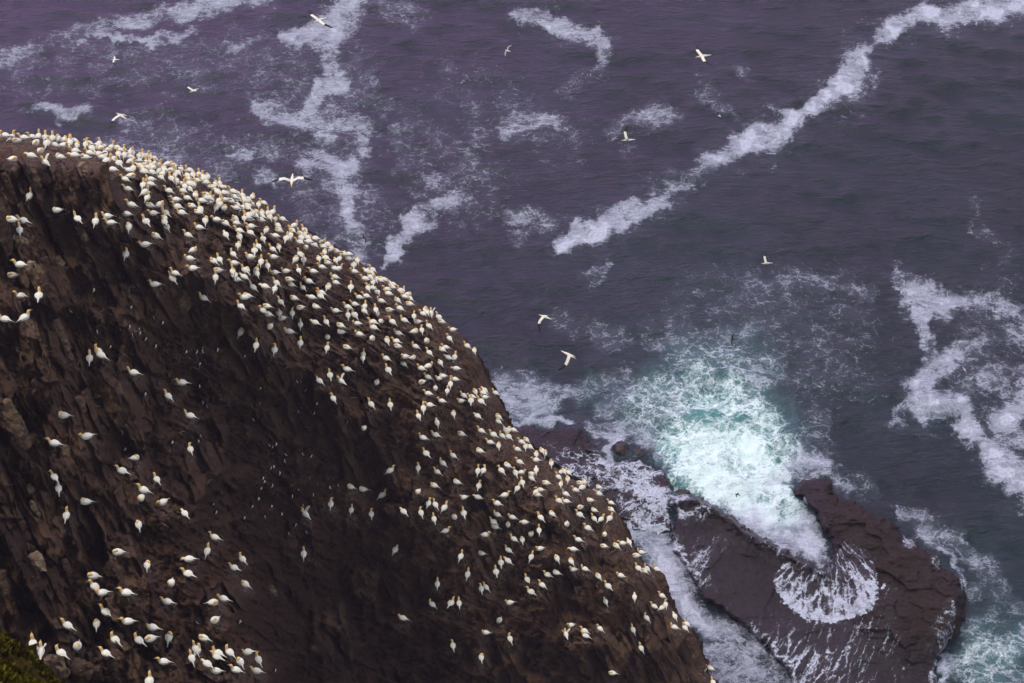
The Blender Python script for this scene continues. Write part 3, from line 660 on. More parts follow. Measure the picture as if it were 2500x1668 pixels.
FOAM = [
 [(2360,2,34,.9),(2460,-30,30,.8),(2600,-60,34,.8)],[(2380,1130,44,.9),(2460,1180,40,.8),(2560,1260,50,.7)],[(2440,700,50,.6),(2520,760,60,.6)],
 [(60,170,90,.28),(300,150,100,.30),(560,160,110,.30),(760,200,130,.36),(740,420,110,.38),(840,500,100,.36)],[(980,330,130,.30),(1080,430,110,.34),(1050,200,110,.26),(1300,330,90,.26)],[(1600,690,110,.26),(1900,700,120,.30),(1950,860,110,.28),(1700,800,110,.34)],[(330,330,100,.36),(500,380,100,.36)],[(2250,860,120,.40),(2300,600,50,.22)],
 [(2406,-5,28,0.95),(2319,13,30,1.00),(2210,31,28,0.95),(2102,39,21,0.90),(2051,58,24,0.92),(2022,84,25,0.95),(2006,105,8,0.80),(1974,127,24,0.95),(1964,160,34,1.00),(1946,196,40,1.00),(1913,217,36,0.98),(1877,239,19,0.90),(1841,259,11,0.85),(1819,279,26,0.95),(1783,301,36,1.00),(1739,317,34,1.00),(1688,335,28,0.95),(1653,362,21,0.80),(1609,385,15,0.62),(1565,423,17,0.50),(1528,461,28,0.72),(1466,481,26,0.88),(1401,512,26,0.95),(1335,540,25,1.00),(1288,562,23,1.00),(1277,575,11,0.90)],
 [(1680,362,22,.5),(1620,392,18,.45)],[(1400,520,30,.36),(1470,490,30,.36)],
 [(1600,400,26,.35),(1500,430,30,.35)],
 [(810,-10,42,.75),(780,40,50,.8),(735,80,40,.85),(660,92,20,.7)],[(735,80,42,.85),(755,130,28,.85),(770,190,30,.85),(725,215,26,.85),(710,250,28,.8)],
 [(600,255,26,.65),(660,270,36,.75),(740,290,40,.85),(820,295,34,.7),(830,345,28,.55)],
 [(850,210,34,.42),(880,250,30,.38),(840,180,30,.42)],
 [(700,385,22,.75),(760,370,32,.85),(800,395,34,.85),(790,440,32,.8),(810,490,24,.75),(815,540,28,.65),(830,590,26,.5)],
 [(760,550,44,.36),(720,480,50,.33),(700,420,40,.36)],
 [(-10,140,26,.55),(80,110,22,.45),(160,85,24,.45),(260,50,30,.7),(340,45,26,.6),(430,25,26,.8),(520,5,22,.8),(620,-10,20,.7)],
 [(190,88,9,.75),(250,86,9,.75),(290,98,9,.8),(340,96,12,.85),(410,88,14,.8),(440,70,16,.6)],[(20,150,28,.35),(120,135,26,.38),(200,110,22,.4)],
 [(530,110,14,.5),(600,90,14,.5)],[(470,140,30,.34),(560,140,30,.32)],[(900,30,30,.45),(880,10,40,.5),(960,40,30,.35)],
 [(1185,40,14,.7),(1240,40,24,.8),(1290,62,20,.8),(1340,78,20,.85),(1380,100,20,.75)],[(1390,120,22,.45),(1370,160,26,.35),(1300,210,30,.3)],
 [(40,258,12,.5),(100,242,12,.6),(135,262,14,.8),(210,258,14,.75)],[(280,290,26,.5),(330,310,30,.35),(240,330,30,.4)],
 [(350,320,26,.45),(420,330,30,.35),(420,355,20,.5)],[(540,348,18,.6),(570,350,18,.55)],[(600,400,24,.5),(640,410,20,.45)],[(640,345,30,.4),(470,310,40,.3)],
 [(400,150,30,.3),(450,170,30,.3)],[(430,390,30,.4),(520,400,40,.35)],
 [(1160,290,30,.5),(1230,270,20,.6),(1290,285,20,.6),(1310,300,26,.4)],[(1180,260,26,.35),(1240,230,26,.3)],
 [(1400,310,24,.42),(1460,275,30,.5),(1540,265,30,.48)],[(1440,340,24,.4)],
 [(1610,220,22,.5),(1640,205,22,.45),(1650,240,24,.45),(1690,265,16,.35)],[(1700,160,20,.35)],
 [(1080,450,24,.5),(1020,465,24,.65),(985,490,28,.75),(940,520,24,.8),(915,550,18,.85),(895,590,14,.85),(880,620,10,.8)],
 [(960,430,40,.42),(1030,400,40,.42),(1080,370,30,.4),(1080,500,30,.36)],[(900,300,26,.45),(930,380,34,.36)],[(1100,330,30,.34)],
 [(1175,500,24,.5),(1220,505,26,.55),(1270,500,20,.45),(1190,555,22,.4)],
 [(1350,630,16,.5),(1390,605,14,.5),(1360,660,8,.4)],
 [(1560,470,20,.3),(1480,400,30,.2)],
 # far right drifts
 [(2060,640,16,.8),(2085,650,22,.9),(2110,680,38,.9),(2160,700,34,.82),(2230,690,28,.7),(2300,700,24,.62),(2350,730,34,.62)],
 [(2110,720,34,.85),(2125,760,14,.72),(2130,800,16,.7),(2150,830,20,.75),(2125,870,30,.85),(2100,910,36,.92),(2140,930,38,.92),(2190,925,28,.8)],
 [(2140,850,24,.8),(2190,830,22,.75),(2200,790,20,.6),(2260,780,30,.45),(2350,760,24,.6)],
 [(2085,900,18,.6),(2060,940,14,.5),(2060,980,16,.5),(2040,985,8,.4)],
 [(2210,920,18,.8),(2215,970,24,.85),(2250,1010,34,.9),(2290,1050,40,.95),(2330,1090,40,.95),(2380,1130,40,.9)],
 [(2350,850,30,.6),(2350,930,34,.8),(2300,980,36,.8),(2350,1010,30,.8)],[(2260,860,34,.55),(2300,900,30,.55)],
 # light scatter in the middle right
 [(1700,680,26,.36),(1780,650,30,.36),(1860,640,26,.42),(1920,650,30,.40),(1990,670,30,.38)],
 [(1680,680,24,.38),(1760,690,24,.38),(1820,665,18,.38)],[(1720,780,26,.36),(1800,720,24,.3)],
 [(1900,760,50,.28),(1960,830,50,.30),(1980,900,40,.28),(1900,920,40,.26)],[(1380,780,34,.40),(1440,780,30,.36),(1280,740,40,.28)],
 [(1540,760,40,.36),(1620,790,50,.42),(1700,780,40,.44),(1740,750,30,.40)],[(2240,470,20,.3),(2220,520,16,.35),(2300,560,20,.25)],
 [(1490,770,40,.36),(1560,810,50,.46),(1680,830,60,.5),(1780,840,50,.46)],
 # churned water round the cliff foot and the surge in the channel
 [(1150,880,36,.66),(1200,890,40,.66),(1260,900,34,.6),(1310,900,20,.48)],[(1165,930,34,.72),(1210,945,36,.74),(1260,925,30,.66)],
 [(1170,975,12,.95),(1220,965,11,.95),(1270,965,10,.9),(1310,968,10,.9)],[(1330,900,34,.42),(1380,880,30,.42),(1430,880,40,.40)],
 [(1390,940,30,.50),(1450,905,50,.58),(1530,890,50,.60),(1600,875,46,.64),(1680,880,44,.60),(1740,880,40,.54)],
 [(1360,980,14,.7),(1400,1000,20,.8),(1430,1000,18,.95),(1385,1040,14,.95),(1405,1065,14,.9)],[(1390,990,30,.6),(1450,980,34,.62),(1500,960,50,.64),(1560,930,50,.66)],
 [(1470,1000,26,.6),(1510,1030,30,.7),(1540,1060,26,.78)],
 [(1610,920,44,.72),(1680,915,50,.78),(1750,950,44,.76),(1780,1000,36,.74),(1830,1060,40,.72),(1870,1090,26,.6)],
 [(1560,1000,40,.82),(1600,1040,60,.95),(1660,1020,70,.92),(1720,1040,70,1),(1780,1090,50,.9)],
 [(1590,1080,50,1),(1650,1110,60,1.05),(1720,1120,60,1.05),(1770,1110,50,.95)],
 [(1700,1150,50,1.05),(1740,1180,50,1.05),(1780,1220,46,1.05),(1830,1250,40,1.05),(1870,1275,26,1),(1890,1290,10,1)],
 [(1790,1120,30,.85),(1800,1160,40,.95),(1840,1200,36,1),(1880,1240,22,1)],
 [(1870,1060,20,.6),(1920,1090,22,.6),(1950,1130,18,.5),(1890,1080,14,.7)],
 [(1850,1000,30,.4),(1900,1010,30,.34),(1850,900,40,.34)],
 # water between cliff and shelf
 [(1230,1000,14,.3),(1290,1070,20,.62),(1350,1090,34,.72),(1420,1120,40,.78),(1460,1150,46,.82),(1480,1200,44,.82),(1500,1250,44,.86),(1540,1300,46,.94),(1560,1345,46,.98),(1575,1390,40,.98),(1600,1430,30,.94)],
 [(1530,1120,26,.7),(1500,1160,34,.74),(1530,1200,20,.66)],
 [(1590,1420,30,1),(1640,1450,34,.74),(1690,1490,44,.66),(1720,1540,50,.64),(1780,1580,50,.64)],[(1620,1500,34,.72),(1670,1560,44,.68),(1700,1600,44,.66)],
 [(1750,1500,34,.5),(1800,1560,40,.5)],[(1640,1440,30,.6),(1720,1470,34,.6),(1790,1520,40,.62),(1830,1580,40,.6)],
 # outside the shelf
 [(2070,1175,22,.6),(2110,1195,26,.66),(2150,1215,26,.6),(2200,1245,26,.52),(2240,1290,24,.45)],[(2110,1200,26,.7),(2140,1240,20,.6),(2180,1265,14,.66),(2195,1300,10,.6),(2215,1330,10,.6)],
 [(2260,1300,30,.40),(2300,1340,30,.40),(2240,1350,24,.42),(2350,1400,30,.40)],[(2160,1500,10,.9),(2170,1540,10,.9),(2160,1580,12,.8)],
 [(2200,1520,40,.58),(2260,1480,44,.62),(2310,1500,40,.56),(2350,1450,36,.54),(2260,1560,50,.6),(2350,1570,40,.5)],[(2220,1440,30,.48),(2280,1420,30,.45)],
 [(2000,1130,30,.3),(1960,1100,30,.3)],
]
TEAL = [[(1640,980,120,.9),(1720,1000,120,.8)],[(1600,1080,80,.8),(1700,1120,70,.6)],[(1500,920,90,.45),(1600,860,90,.5),(1720,830,80,.35)],
 [(1550,1030,50,1)],[(1790,1150,70,.6)],[(1230,930,90,.18)],[(1370,900,60,.3)],[(2280,1500,110,.45)],[(1500,800,160,.12),(1700,780,160,.15)],[(1500,1240,90,.12)]]
TEAL2 = TEAL + [[(1650,760,330,.13),(1900,950,260,.10)],[(2250,1350,200,.12)]]

def build_sea():
    def axis(lo, hi, step, far, n):
        c = np.arange(lo, hi + 1e-6, step)
        g = step * 1.22 ** np.arange(1, 60); g = np.cumsum(g); g = g[g < far]
        return np.concatenate([(lo - g)[::-1], c, hi + g])
    xs = axis(-66, 66, 0.19, 2600, 0); ys = axis(88, 232, 0.19, 2600, 0)
    X, Y = np.meshgrid(xs, ys, indexing='ij')
    x = X.ravel(); y = Y.ravel()
    P = np.stack([x, y, np.zeros_like(x)], -1)
    zf = (P - CAM) @ FWD
    ok = zf > 20
    px = np.full(len(x), -9999.0); py = px.copy()
    a, b = project(P[ok]); px[ok] = a; py[ok] = b
    near = (px > -80) & (px < 2900) & (py > -80) & (py < 1780)
    foam = np.zeros_like(x); teal = np.zeros_like(x)
    foam[near] = strokes(px[near], py[near], FOAM)
    teal[near] = strokes(px[near], py[near], TEAL2, 1.3)
    veil = np.zeros_like(x)
    wide = [[(a, b, w * 2.0 + 8, st * 0.75) for a, b, w, st in line] for line in FOAM]
    veil[near] = strokes(px[near], py[near], wide, 1.4) * (1 - 0.8 * sstep(1640, 1720, px[near]) * sstep(1480, 1520, py[near]) * sstep(2100, 1950, px[near]))
    # break-up: the drifts thin and thicken, and shreds drift off them
    quiet = np.clip(1 - 1.5 * teal, 0.25, 1)
    foam[near] = np.clip(foam[near] * (1 + 0.45 * quiet[near] * fbm(px[near] / 75.0, py[near] / 50.0, 4, 150, 0.6)), 0, 1.3)
    foam[near] = np.maximum(foam[near], veil[near] * np.clip(0.10 + 0.75 * fbm(px[near] / 60.0, py[near] / 34.0, 5, 160, 0.6), 0, 1))
    rng = np.random.RandomState(4); z = np.zeros_like(x)
    inner = (x > -90) & (x < 90) & (y > 70) & (y < 280)
    xi = x[inner]; yi = y[inner]; zi = np.zeros_like(xi)
    for k in range(34):
        wl = 1.6 * (9.0 / 1.6) ** rng.rand(); th = math.radians(68 + 42 * rng.randn() * 0.6)
        zi += 0.0055 * wl ** 0.9 * np.sin(2 * math.pi / wl * (xi * math.cos(th) + yi * math.sin(th)) + rng.rand() * 6.28)
    churn = fbm(xi / 3.2, yi / 3.2, 4, 211, 0.55) * 0.55
    z[inner] = zi * (1 + 0.5 * fbm(xi / 22, yi / 22, 2, 5)) + churn * sstep(0.2, 0.9, teal[inner] + 0.3 * foam[inner])
    P[:, 2] = z
    o = grid_mesh("sea", P, len(xs), len(ys), M_SEA, {"foam": foam, "teal": teal, "veil": veil})
    return tag(o, kind='structure')
sea = build_sea()
print("sea", time.time() - T0)

# ------------------------------------------------------------------ wave-washed rock shelf at the cliff foot
SH_UP = [(1150,1010),(1232,1035),(1265,1033),(1295,1036),(1318,1047),(1328,1046),(1345,1036),(1380,1037),(1418,1040),(1432,1050),(1452,1083),(1470,1106),(1500,1120),(1560,1120),
 (1600,1135),(1619,1142),(1641,1171),(1643,1195),(1648,1230),(1650,1300),(1600,1330),(1540,1300),(1480,1240),(1420,1190),(1330,1130),(1260,1080),(1180,1050)]
SH_MAIN = [(1630,1204),(1688,1207),(1739,1229),(1790,1262),(1830,1291),(1881,1322),(1932,1347),(1968,1366),(2004,1384),(2022,1372),(2030,1340),(2022,1314),(2004,1291),
 (1979,1250),(1955,1222),(1925,1222),(1937,1184),(1964,1165),(2006,1165),(2029,1180),(2052,1222),(2079,1215),(2136,1245),(2174,1265),(2213,1307),(2270,1337),
 (2308,1383),(2343,1406),(2362,1452),(2358,1514),(2339,1552),(2308,1582),(2289,1609),(2291,1668),(2285,1790),(1960,1790),(1925,1668),(1915,1636),(1868,1590),(1830,1545),(1753,1487),
 (1705,1462),(1700,1437),(1684,1414),(1644,1349),(1633,1303),(1646,1268)]
WASH = [ # on the upper ledge and the rim of the surge
 [(1260,1040,30,.30),(1330,1060,34,.42),(1400,1085,40,.55),(1470,1110,40,.66),(1510,1150,40,.74)],[(1430,1060,24,.5),(1500,1090,30,.6)],
 [(1535,1140,14,.8),(1560,1135,20,.6),(1580,1145,14,.5)],[(1720,1130,16,.0),(1545,1190,24,.6)],
 [(1830,1150,16,.5),(1850,1180,14,.62),(1870,1210,14,.6),(1880,1230,10,.7)],[(1835,1140,6,.9)],
 [(2075,1235,8,.6),(2090,1240,16,.5)],[(2145,1290,10,.6)],[(2030,1345,8,.8)],
 [(1600,1440,20,.5),(1650,1440,30,.4)],[(2150,1440,20,.25),(2180,1400,16,.35),(2150,1560,26,.5),(2160,1500,14,.6)],
 [(2090,1180,8,.5),(2190,1290,10,.6),(2215,1340,8,.6)],[(1600,1290,30,.32)],
]
FAN = [(1883,1414),(1895,1445),(1910,1470),(1929,1487),(1968,1515),(2005,1524),(2040,1523),(2098,1506),(2125,1492),(2140,1475),(2146,1440),(2144,1415),(2136,1368),(2109,1340),(2079,1322),(2060,1318),(2050,1335),(2025,1352),(2014,1382),(1968,1368),(1925,1368),(1900,1385)]

def build_shelf():
    xs = np.arange(-3, 40, 0.085); ys = np.arange(94, 152, 0.085)
    X, Y = np.meshgrid(xs, ys, indexing='ij')
    x = X.ravel(); y = Y.ravel()
    P = np.stack([x, y, np.full_like(x, 0.8)], -1)
    px, py = project(P)
    wx = px + 7 * fbm(px / 30.0, py / 30.0, 4, 301, 0.6); wy = py + 7 * fbm(px / 30.0, py / 30.0, 4, 302, 0.6)
    d1 = poly_sd(wx, wy, SH_UP); d2 = poly_sd(wx, wy, SH_MAIN)
    # height: a raised lip along the channel, a broad dry back on the right, sloping under the foam on the left
    h1 = 1.9 * sstep(-7, 16, d1) - 1.2
    h1 -= 1.05 * sstep(20, 190, (wy - 1060) - 0.38 * (wx - 1300))
    h2 = 2.3 * sstep(-6, 14, d2) - 1.3
    right = sstep(2020, 2120, wx + 0.25 * (1400 - wy)) * sstep(1640, 1500, wy + 0 * wx)
    h2 += 1.5 * right * sstep(0, 34, d2)
    lip = np.exp(-(poly_dist_line(wx, wy, SH_MAIN[:9]) / 26.0) ** 2)
    h2 += 0.9 * lip * sstep(-4, 8, d2)
    fc, fe, ft = facets(x / 3.4 + 0.3 * fbm(x / 3, y / 3, 2, 9), y / 4.2, 310)
    f2, fe2, ft2 = facets(x / 1.1, y / 1.4, 320)
    tex = 0.35 * fc + 0.16 * f2 + 0.10 * fbm(x / 0.8, y / 0.8, 4, 330, 0.6) + 0.35 * fbm(x / 5, y / 5, 3, 331)
    z = np.maximum(h1 + 0.6 * tex, h2 + tex * (0.5 + 0.55 * right))
    z = np.where(np.maximum(d1, d2) < -16, -1.4, z)
    P = on_plane(px, py, z)
    wash = np.maximum(strokes(px, py, WASH), strokes(px, py, FOAM) * sstep(20, -30, (px - 1300) * 0.62 - (py - 1060)) * (px < 1720) * (py < 1400) * (0.52 + 0.2 * sstep(1450, 1600, px)))
    fan = sstep(-3, 7, poly_sd(px + 8 * fbm(px / 9.0, py / 9.0, 3, 340, 0.6), py + 8 * fbm(px / 9.0, py / 9.0, 3, 341, 0.6), FAN))
    fan = fan * (0.95 + 0.28 * fbm(px / 26.0, py / 26.0, 4, 345, 0.6))
    rim = sstep(34, 4, poly_sd(px, py, FAN)) * sstep(1440, 1480, py + 0.25 * np.abs(px - 2010))
    ox, oy = 2030.0, 1290.0
    rr = np.hypot(px - ox, (py - oy) * 1.25); th = np.arctan2(px - ox, (py - oy) * 1.25)
    streak = fan * (0.34 + 0.40 * sstep(90, 250, rr) + 0.32 * rim + 0.12 * (px > 2040))
    # run-off threads across the platform, curling down to the left
    bands = strokes(px, py, [
      [(1560,1240,20,.0),(1600,1290,36,.42),(1580,1340,34,.5),(1610,1330,30,.52)],[(1620,1260,34,.42),(1660,1240,26,.3)],
      [(1545,1270,20,.55),(1560,1310,22,.5)],[(1730,1235,20,.36),(1790,1265,20,.40)],
      [(1700,1390,40,.16),(1760,1440,50,.26),(1850,1470,50,.34),(1950,1470,40,.38),(2020,1430,34,.34),(2040,1360,26,.26)],
      [(1620,1410,26,.46),(1680,1450,38,.52),(1760,1490,50,.56),(1860,1520,50,.56),(1950,1510,44,.48),(2040,1480,36,.36)],
      [(1780,1560,50,.5),(1880,1570,50,.46),(1980,1560,50,.36)],[(1850,1500,50,.42)],[(2130,1480,20,.2)],
      [(2000,1500,50,.26),(2060,1540,40,.24)],
      [(1700,1300,60,.10),(1640,1360,40,.14)]], 0.6)
    streak = np.maximum(streak, bands * (1 - fan))
    # flow coordinates in metres: along, across
    al = rr / 28.0; ac = th * 5.2
    ca, sa = math.cos(math.radians(62)), math.sin(math.radians(62))
    ux = (-px * ca * 0.75 + py * sa) / 28.0; uc = (px * sa + py * ca * 0.9) / 28.0
    curve = ((px - 2020) / 300.0) ** 2
    ux2 = ux; uc2 = uc + 1.6 * curve
    flow = np.stack([np.where(fan > 0.3, al, ux2), np.where(fan > 0.3, ac, uc2), np.zeros_like(px)], -1)
    # film thins over high dry rock
    dry = np.clip(right * 1.2 + sstep(2030, 2100, px + 0.3 * (1330 - py)) * sstep(1520, 1400, py), 0, 1) * (1 - fan)
    inside = np.maximum(d1, d2) > -22
    # keep only quads on or near the shelf
    nx, ny = len(xs), len(ys)
    i = np.arange(nx - 1)[:, None] * ny + np.arange(ny - 1)[None, :]
    q = np.stack([i, i + ny, i + ny + 1, i + 1], -1).reshape(-1, 4)
    q = q[inside[q].all(1)]
    used = np.unique(q); re = np.zeros(len(x), int); re[used] = np.arange(len(used))
    o = raw_mesh("rock_shelf", P[used], re[q], M_SHELF, {"wash": wash[used], "streak": streak[used], "dry": dry[used], "flow": flow[used]})
    return tag(o, kind='structure')

def poly_dist_line(px, py, pts):
    best = np.full(np.shape(px), 1e9); P = np.array(pts, float)
    for a, b in zip(P[:-1], P[1:]):
        ab = b - a
        t = np.clip(((px - a[0]) * ab[0] + (py - a[1]) * ab[1]) / (ab @ ab), 0, 1)
        best = np.minimum(best, (px - a[0] - t * ab[0]) ** 2 + (py - a[1] - t * ab[1]) ** 2)
    return np.sqrt(best)
shelf = build_shelf()
print("shelf", time.time() - T0)
# ------------------------------------------------------------------ loose slabs and blocks of the rock face, each a thing
def surf(px, py, off=0.0):
    D = cliff_depth(np.array([px]), np.array([py]))[0][0] - off
    return at(np.array([px]), np.array([py]), np.array([D]))[0]

def foot_point(px, py, off=0.0):
    yr = float(ridge_y(px)) + 5
    if py < yr: 
        # beyond the crest line: stand on the crest itself
        return surf(px, yr, off) + (UPV * 0.0)
    return surf(px, py, off)

def make_block(seed, L, W, T, rough=0.10, rnd=0.0):
    """angular slab: a box cut by random planes, bevelled by a second cut, roughened"""
    rs = np.random.RandomState(seed)
    n = 9
    g = np.linspace(-1, 1, n)
    pts = []; idx = {}
    faces = []
    def vid(p):
        k = tuple(np.round(p, 5))
        if k not in idx: idx[k] = len(pts); pts.append(p)
        return idx[k]
    for ax in range(3):
        for s in (-1, 1):
            for i in range(n - 1):
                for j in range(n - 1):
                    q = []
                    for a, b in ((i, j), (i + 1, j), (i + 1, j + 1), (i, j + 1)):
                        p = np.zeros(3); p[ax] = s; p[(ax + 1) % 3] = g[a]; p[(ax + 2) % 3] = g[b]
                        q.append(vid(p))
                    faces.append(q if s > 0 else q[::-1])
    P = np.array(pts)
    for k in range(9):       # shear off corners
        d = rs.randn(3); d /= np.linalg.norm(d)
        lim = 0.85 + 0.35 * rs.rand()
        over = np.maximum(P @ d - lim, 0); P = P - over[:, None] * d
    P = P / (1 + rnd * ((P ** 2).sum(1, keepdims=True) - 1))
    P[:, 0] *= 1 - 0.0 * P[:, 1]
    P[:, 1] *= 1 + 0.28 * (rs.rand() - 0.5) * P[:, 0]
    P = P * np.array([L, W, T]) * 0.5
    P += (np.stack([fbm(P[:, 0] * 3 + seed + i * 5, P[:, 1] * 3 + P[:, 2] * 2, 3, 400 + i) for i in range(3)], -1)) * rough
    return P, np.array(faces)

ROCKS = [ # x, y, length px, width px, image angle of the long axis, tone, label
 (52,588,46,17,-20,2,"pale flat slab jutting out below the white gannet on the left edge"),
 (84,438,44,18,-72,1,"weathered block standing below the gannet with raised wings"),
 (203,418,40,18,-80,2,"pale pillar in the dark wall under the packed crest"),
 (177,436,44,24,-78,3,"dark squared block in the wall below the crest"),
 (252,430,58,26,-86,3,"tall dark block at the right end of the wall below the crest"),
 (143,430,46,20,-80,3,"dark column left of the squared block in the crest wall"),
 (228,480,40,20,-75,3,"low dark block at the foot of the crest wall"),
 (203,572,38,14,-68,2,"thin ochre slab on the brown slope below a lone gannet"),
 (72,657,30,26,-50,2,"pinkish boulder beneath a resting gannet near the left edge"),
 (143,644,30,22,-70,1,"grey wedge of rock in the left gully wall"),
 (98,690,20,70,8,1,"narrow rib of rock running down the left wall"),
 (32,1040,120,42,-60,1,"long bedded slab leaning against the left edge"),
 (78,1085,50,26,-62,1,"rough end of the leaning slab at the left"),
 (68,1195,26,22,-40,2,"pale fist of rock low on the left wall"),
 (90,1250,60,9,-64,2,"thin pale splinter below the pale fist of rock"),
 (198,987,36,18,-75,1,"leaf shaped flake on the left gully wall"),
 (160,1110,18,34,10,1,"small grey flake beside two gannets on the left wall"),
 (540,715,52,32,-82,1,"square pillar topped with white droppings in the middle of the slope"),
 (443,736,50,36,-68,1,"broad brown block beside the lone gannet in mid slope"),
 (537,615,62,20,-66,1,"long brown slab edge running down the upper slope"),
 (90,1372,46,26,-64,2,"pale squared block low on the left buttress"),
 (278,1486,60,18,-62,1,"grey splinter slab beside the gannet colony at lower left"),
 (12,1440,90,26,-70,1,"tall rib at the left edge above the green turf"),
 (245,1640,36,26,-60,1,"dark triangular block at the bottom edge of the buttress"),
 (140,1628,62,34,-58,1,"bedded slab at the bottom edge beside the green turf"),
 (200,1635,50,40,-50,3,"squat slab at the bottom edge between two others"),
 (290,1552,20,18,-30,2,"small pale cube between nesting gannets at lower left"),
 (660,1440,40,16,-60,1,"ochre tip of the buttress above the dark drop"),
 (26,470,90,16,-72,3,"long dark rib on the far left of the wall"),
 (10,560,120,24,-78,3,"dark slab face cut by the left edge of the picture"),
 (120,720,90,20,-62,3,"dark bed running down past the left gully"),
 (150,830,100,26,-64,1,"brown bed standing out of the left wall"),
 (100,960,80,30,-66,3,"dark leaning bed above the leaning slab"),
 (240,1130,70,22,-60,3,"dark bed right of two gannets on the left wall"),
 (60,1310,80,20,-66,3,"dark bed above the pale squared block"),
 (170,1400,70,20,-64,1,"brown bed running down among the lower left gannets"),
 (1222,1010,46,20,-60,3,"smooth dark knob on the sea edge of the rock"),
 (1612,1425,60,30,-70,3,"dark buttress overhanging the white water"),
 (1690,1590,90,36,-68,3,"dark sea wall at the bottom of the cliff edge"),
]
SLABM = {1: M_SL1, 2: M_SL2, 3: M_SL3}
for i, (x, y, L, W_, ang, tone, lab) in enumerate(ROCKS):
    D = float(cliff_depth(np.array([float(x)]), np.array([float(y)]))[0][0]); s = D / F
    P, fc = make_block(50 + i, L * s * 1.05, W_ * s * 1.1, W_ * s * 1.1, 0.06 + 0.0015 * W_)
    a = math.radians(ang)
    ax = RGT * math.cos(a) + UPV * math.sin(a); vr = ray(float(x), float(y))
    ax = ax - vr * (ax @ vr); ax /= np.linalg.norm(ax)
    ax = ax + 0.25 * vr; ax /= np.linalg.norm(ax)
    nz = -vr + 0.35 * UPV * (0.5 + 0.5 * math.sin(i * 2.3)) + 0.25 * RGT * math.sin(i * 1.7); nz = nz - ax * (nz @ ax); nz /= np.linalg.norm(nz)
    ay = np.cross(nz, ax)
    c = surf(float(x), float(y), -0.12 * W_ * s)
    V = P[:, :1] * ax + P[:, 1:2] * ay + P[:, 2:3] * nz
    o = raw_mesh("rock_block", V, fc, SLABM[tone], None, False)
    o.location = c
    tag(o, lab, "rock", "slabs and blocks standing out of the cliff")

# boulders standing in the wash between the shelf and the surge
BOULD = [(1514,1096,44,34,3,0.5,"rounded dark boulder in white water beyond the left ledge"),
         (1558,1104,36,22,3,0.1,"low dark boulder right of the rounded one at the surge edge"),
         (1668,1196,50,20,3,-0.2,"wave-washed rock between the two arms of the shelf")]
for i, (x, y, L, W_, tone, hgt, lab) in enumerate(BOULD):
    c = on_plane(float(x), float(y), 0.3); s = np.linalg.norm(c - CAM) / F
    P, fc = make_block(150 + i, L * s, W_ * s * 1.5, 1.8, 0.16, 0.25)
    m = N("wet_boulder")
    n2 = m.noise(m.obj(), 3.0, 6, 0.7)
    m.bsdf(m.mix(m.ramp(n2, 0.35, 0.65), (0.015, 0.009, 0.011), (0.035, 0.021, 0.022)), 0.45, 0.4, m.bump(n2, 0.8, 0.12))
    o = raw_mesh("sea_boulder", P, fc, m.m, None, True)
    o.location = (c[0], c[1], hgt - 0.6)
    tag(o, lab, "boulder", "boulders standing in the surf")
# ------------------------------------------------------------------ gannets
MATS = [M_WHITE, M_CREAM, M_BUFF, M_BEAK, M_BLACK, M_BROWN, M_GREY]
WH, CR, BU, BK, BL, BR, GR = range(7)

def loft(V, Fc, Mi, rings, hint=(0, 1, 0), seg=12):
    """rings: (x, y, z, half width along the hint, half height, material of the band that follows)"""
    C = np.array([r[:3] for r in rings], float)
    T = np.gradient(C, axis=0); T /= np.linalg.norm(T, axis=1, keepdims=True) + 1e-9
    base = len(V); s_prev = np.array(hint, float)
    for i, r in enumerate(rings):
        s = s_prev - T[i] * (s_prev @ T[i]); s /= np.linalg.norm(s) + 1e-9; s_prev = s
        u = np.cross(T[i], s)
        for k in range(seg):
            a = 2 * math.pi * k / seg
            V.append(tuple(C[i] + s * math.cos(a) * r[3] + u * math.sin(a) * r[4]))
    for i in range(len(rings) - 1):
        for k in range(seg):
            a = base + i * seg + k; b = base + i * seg + (k + 1) % seg
            Fc.append((a, a + seg, b + seg, b)); Mi.append(rings[i][5])
    Fc.append(tuple(base + k for k in range(seg))); Mi.append(rings[0][5])
    e = base + (len(rings) - 1) * seg
    Fc.append(tuple(e + k for k in reversed(range(seg)))); Mi.append(rings[-1][5])

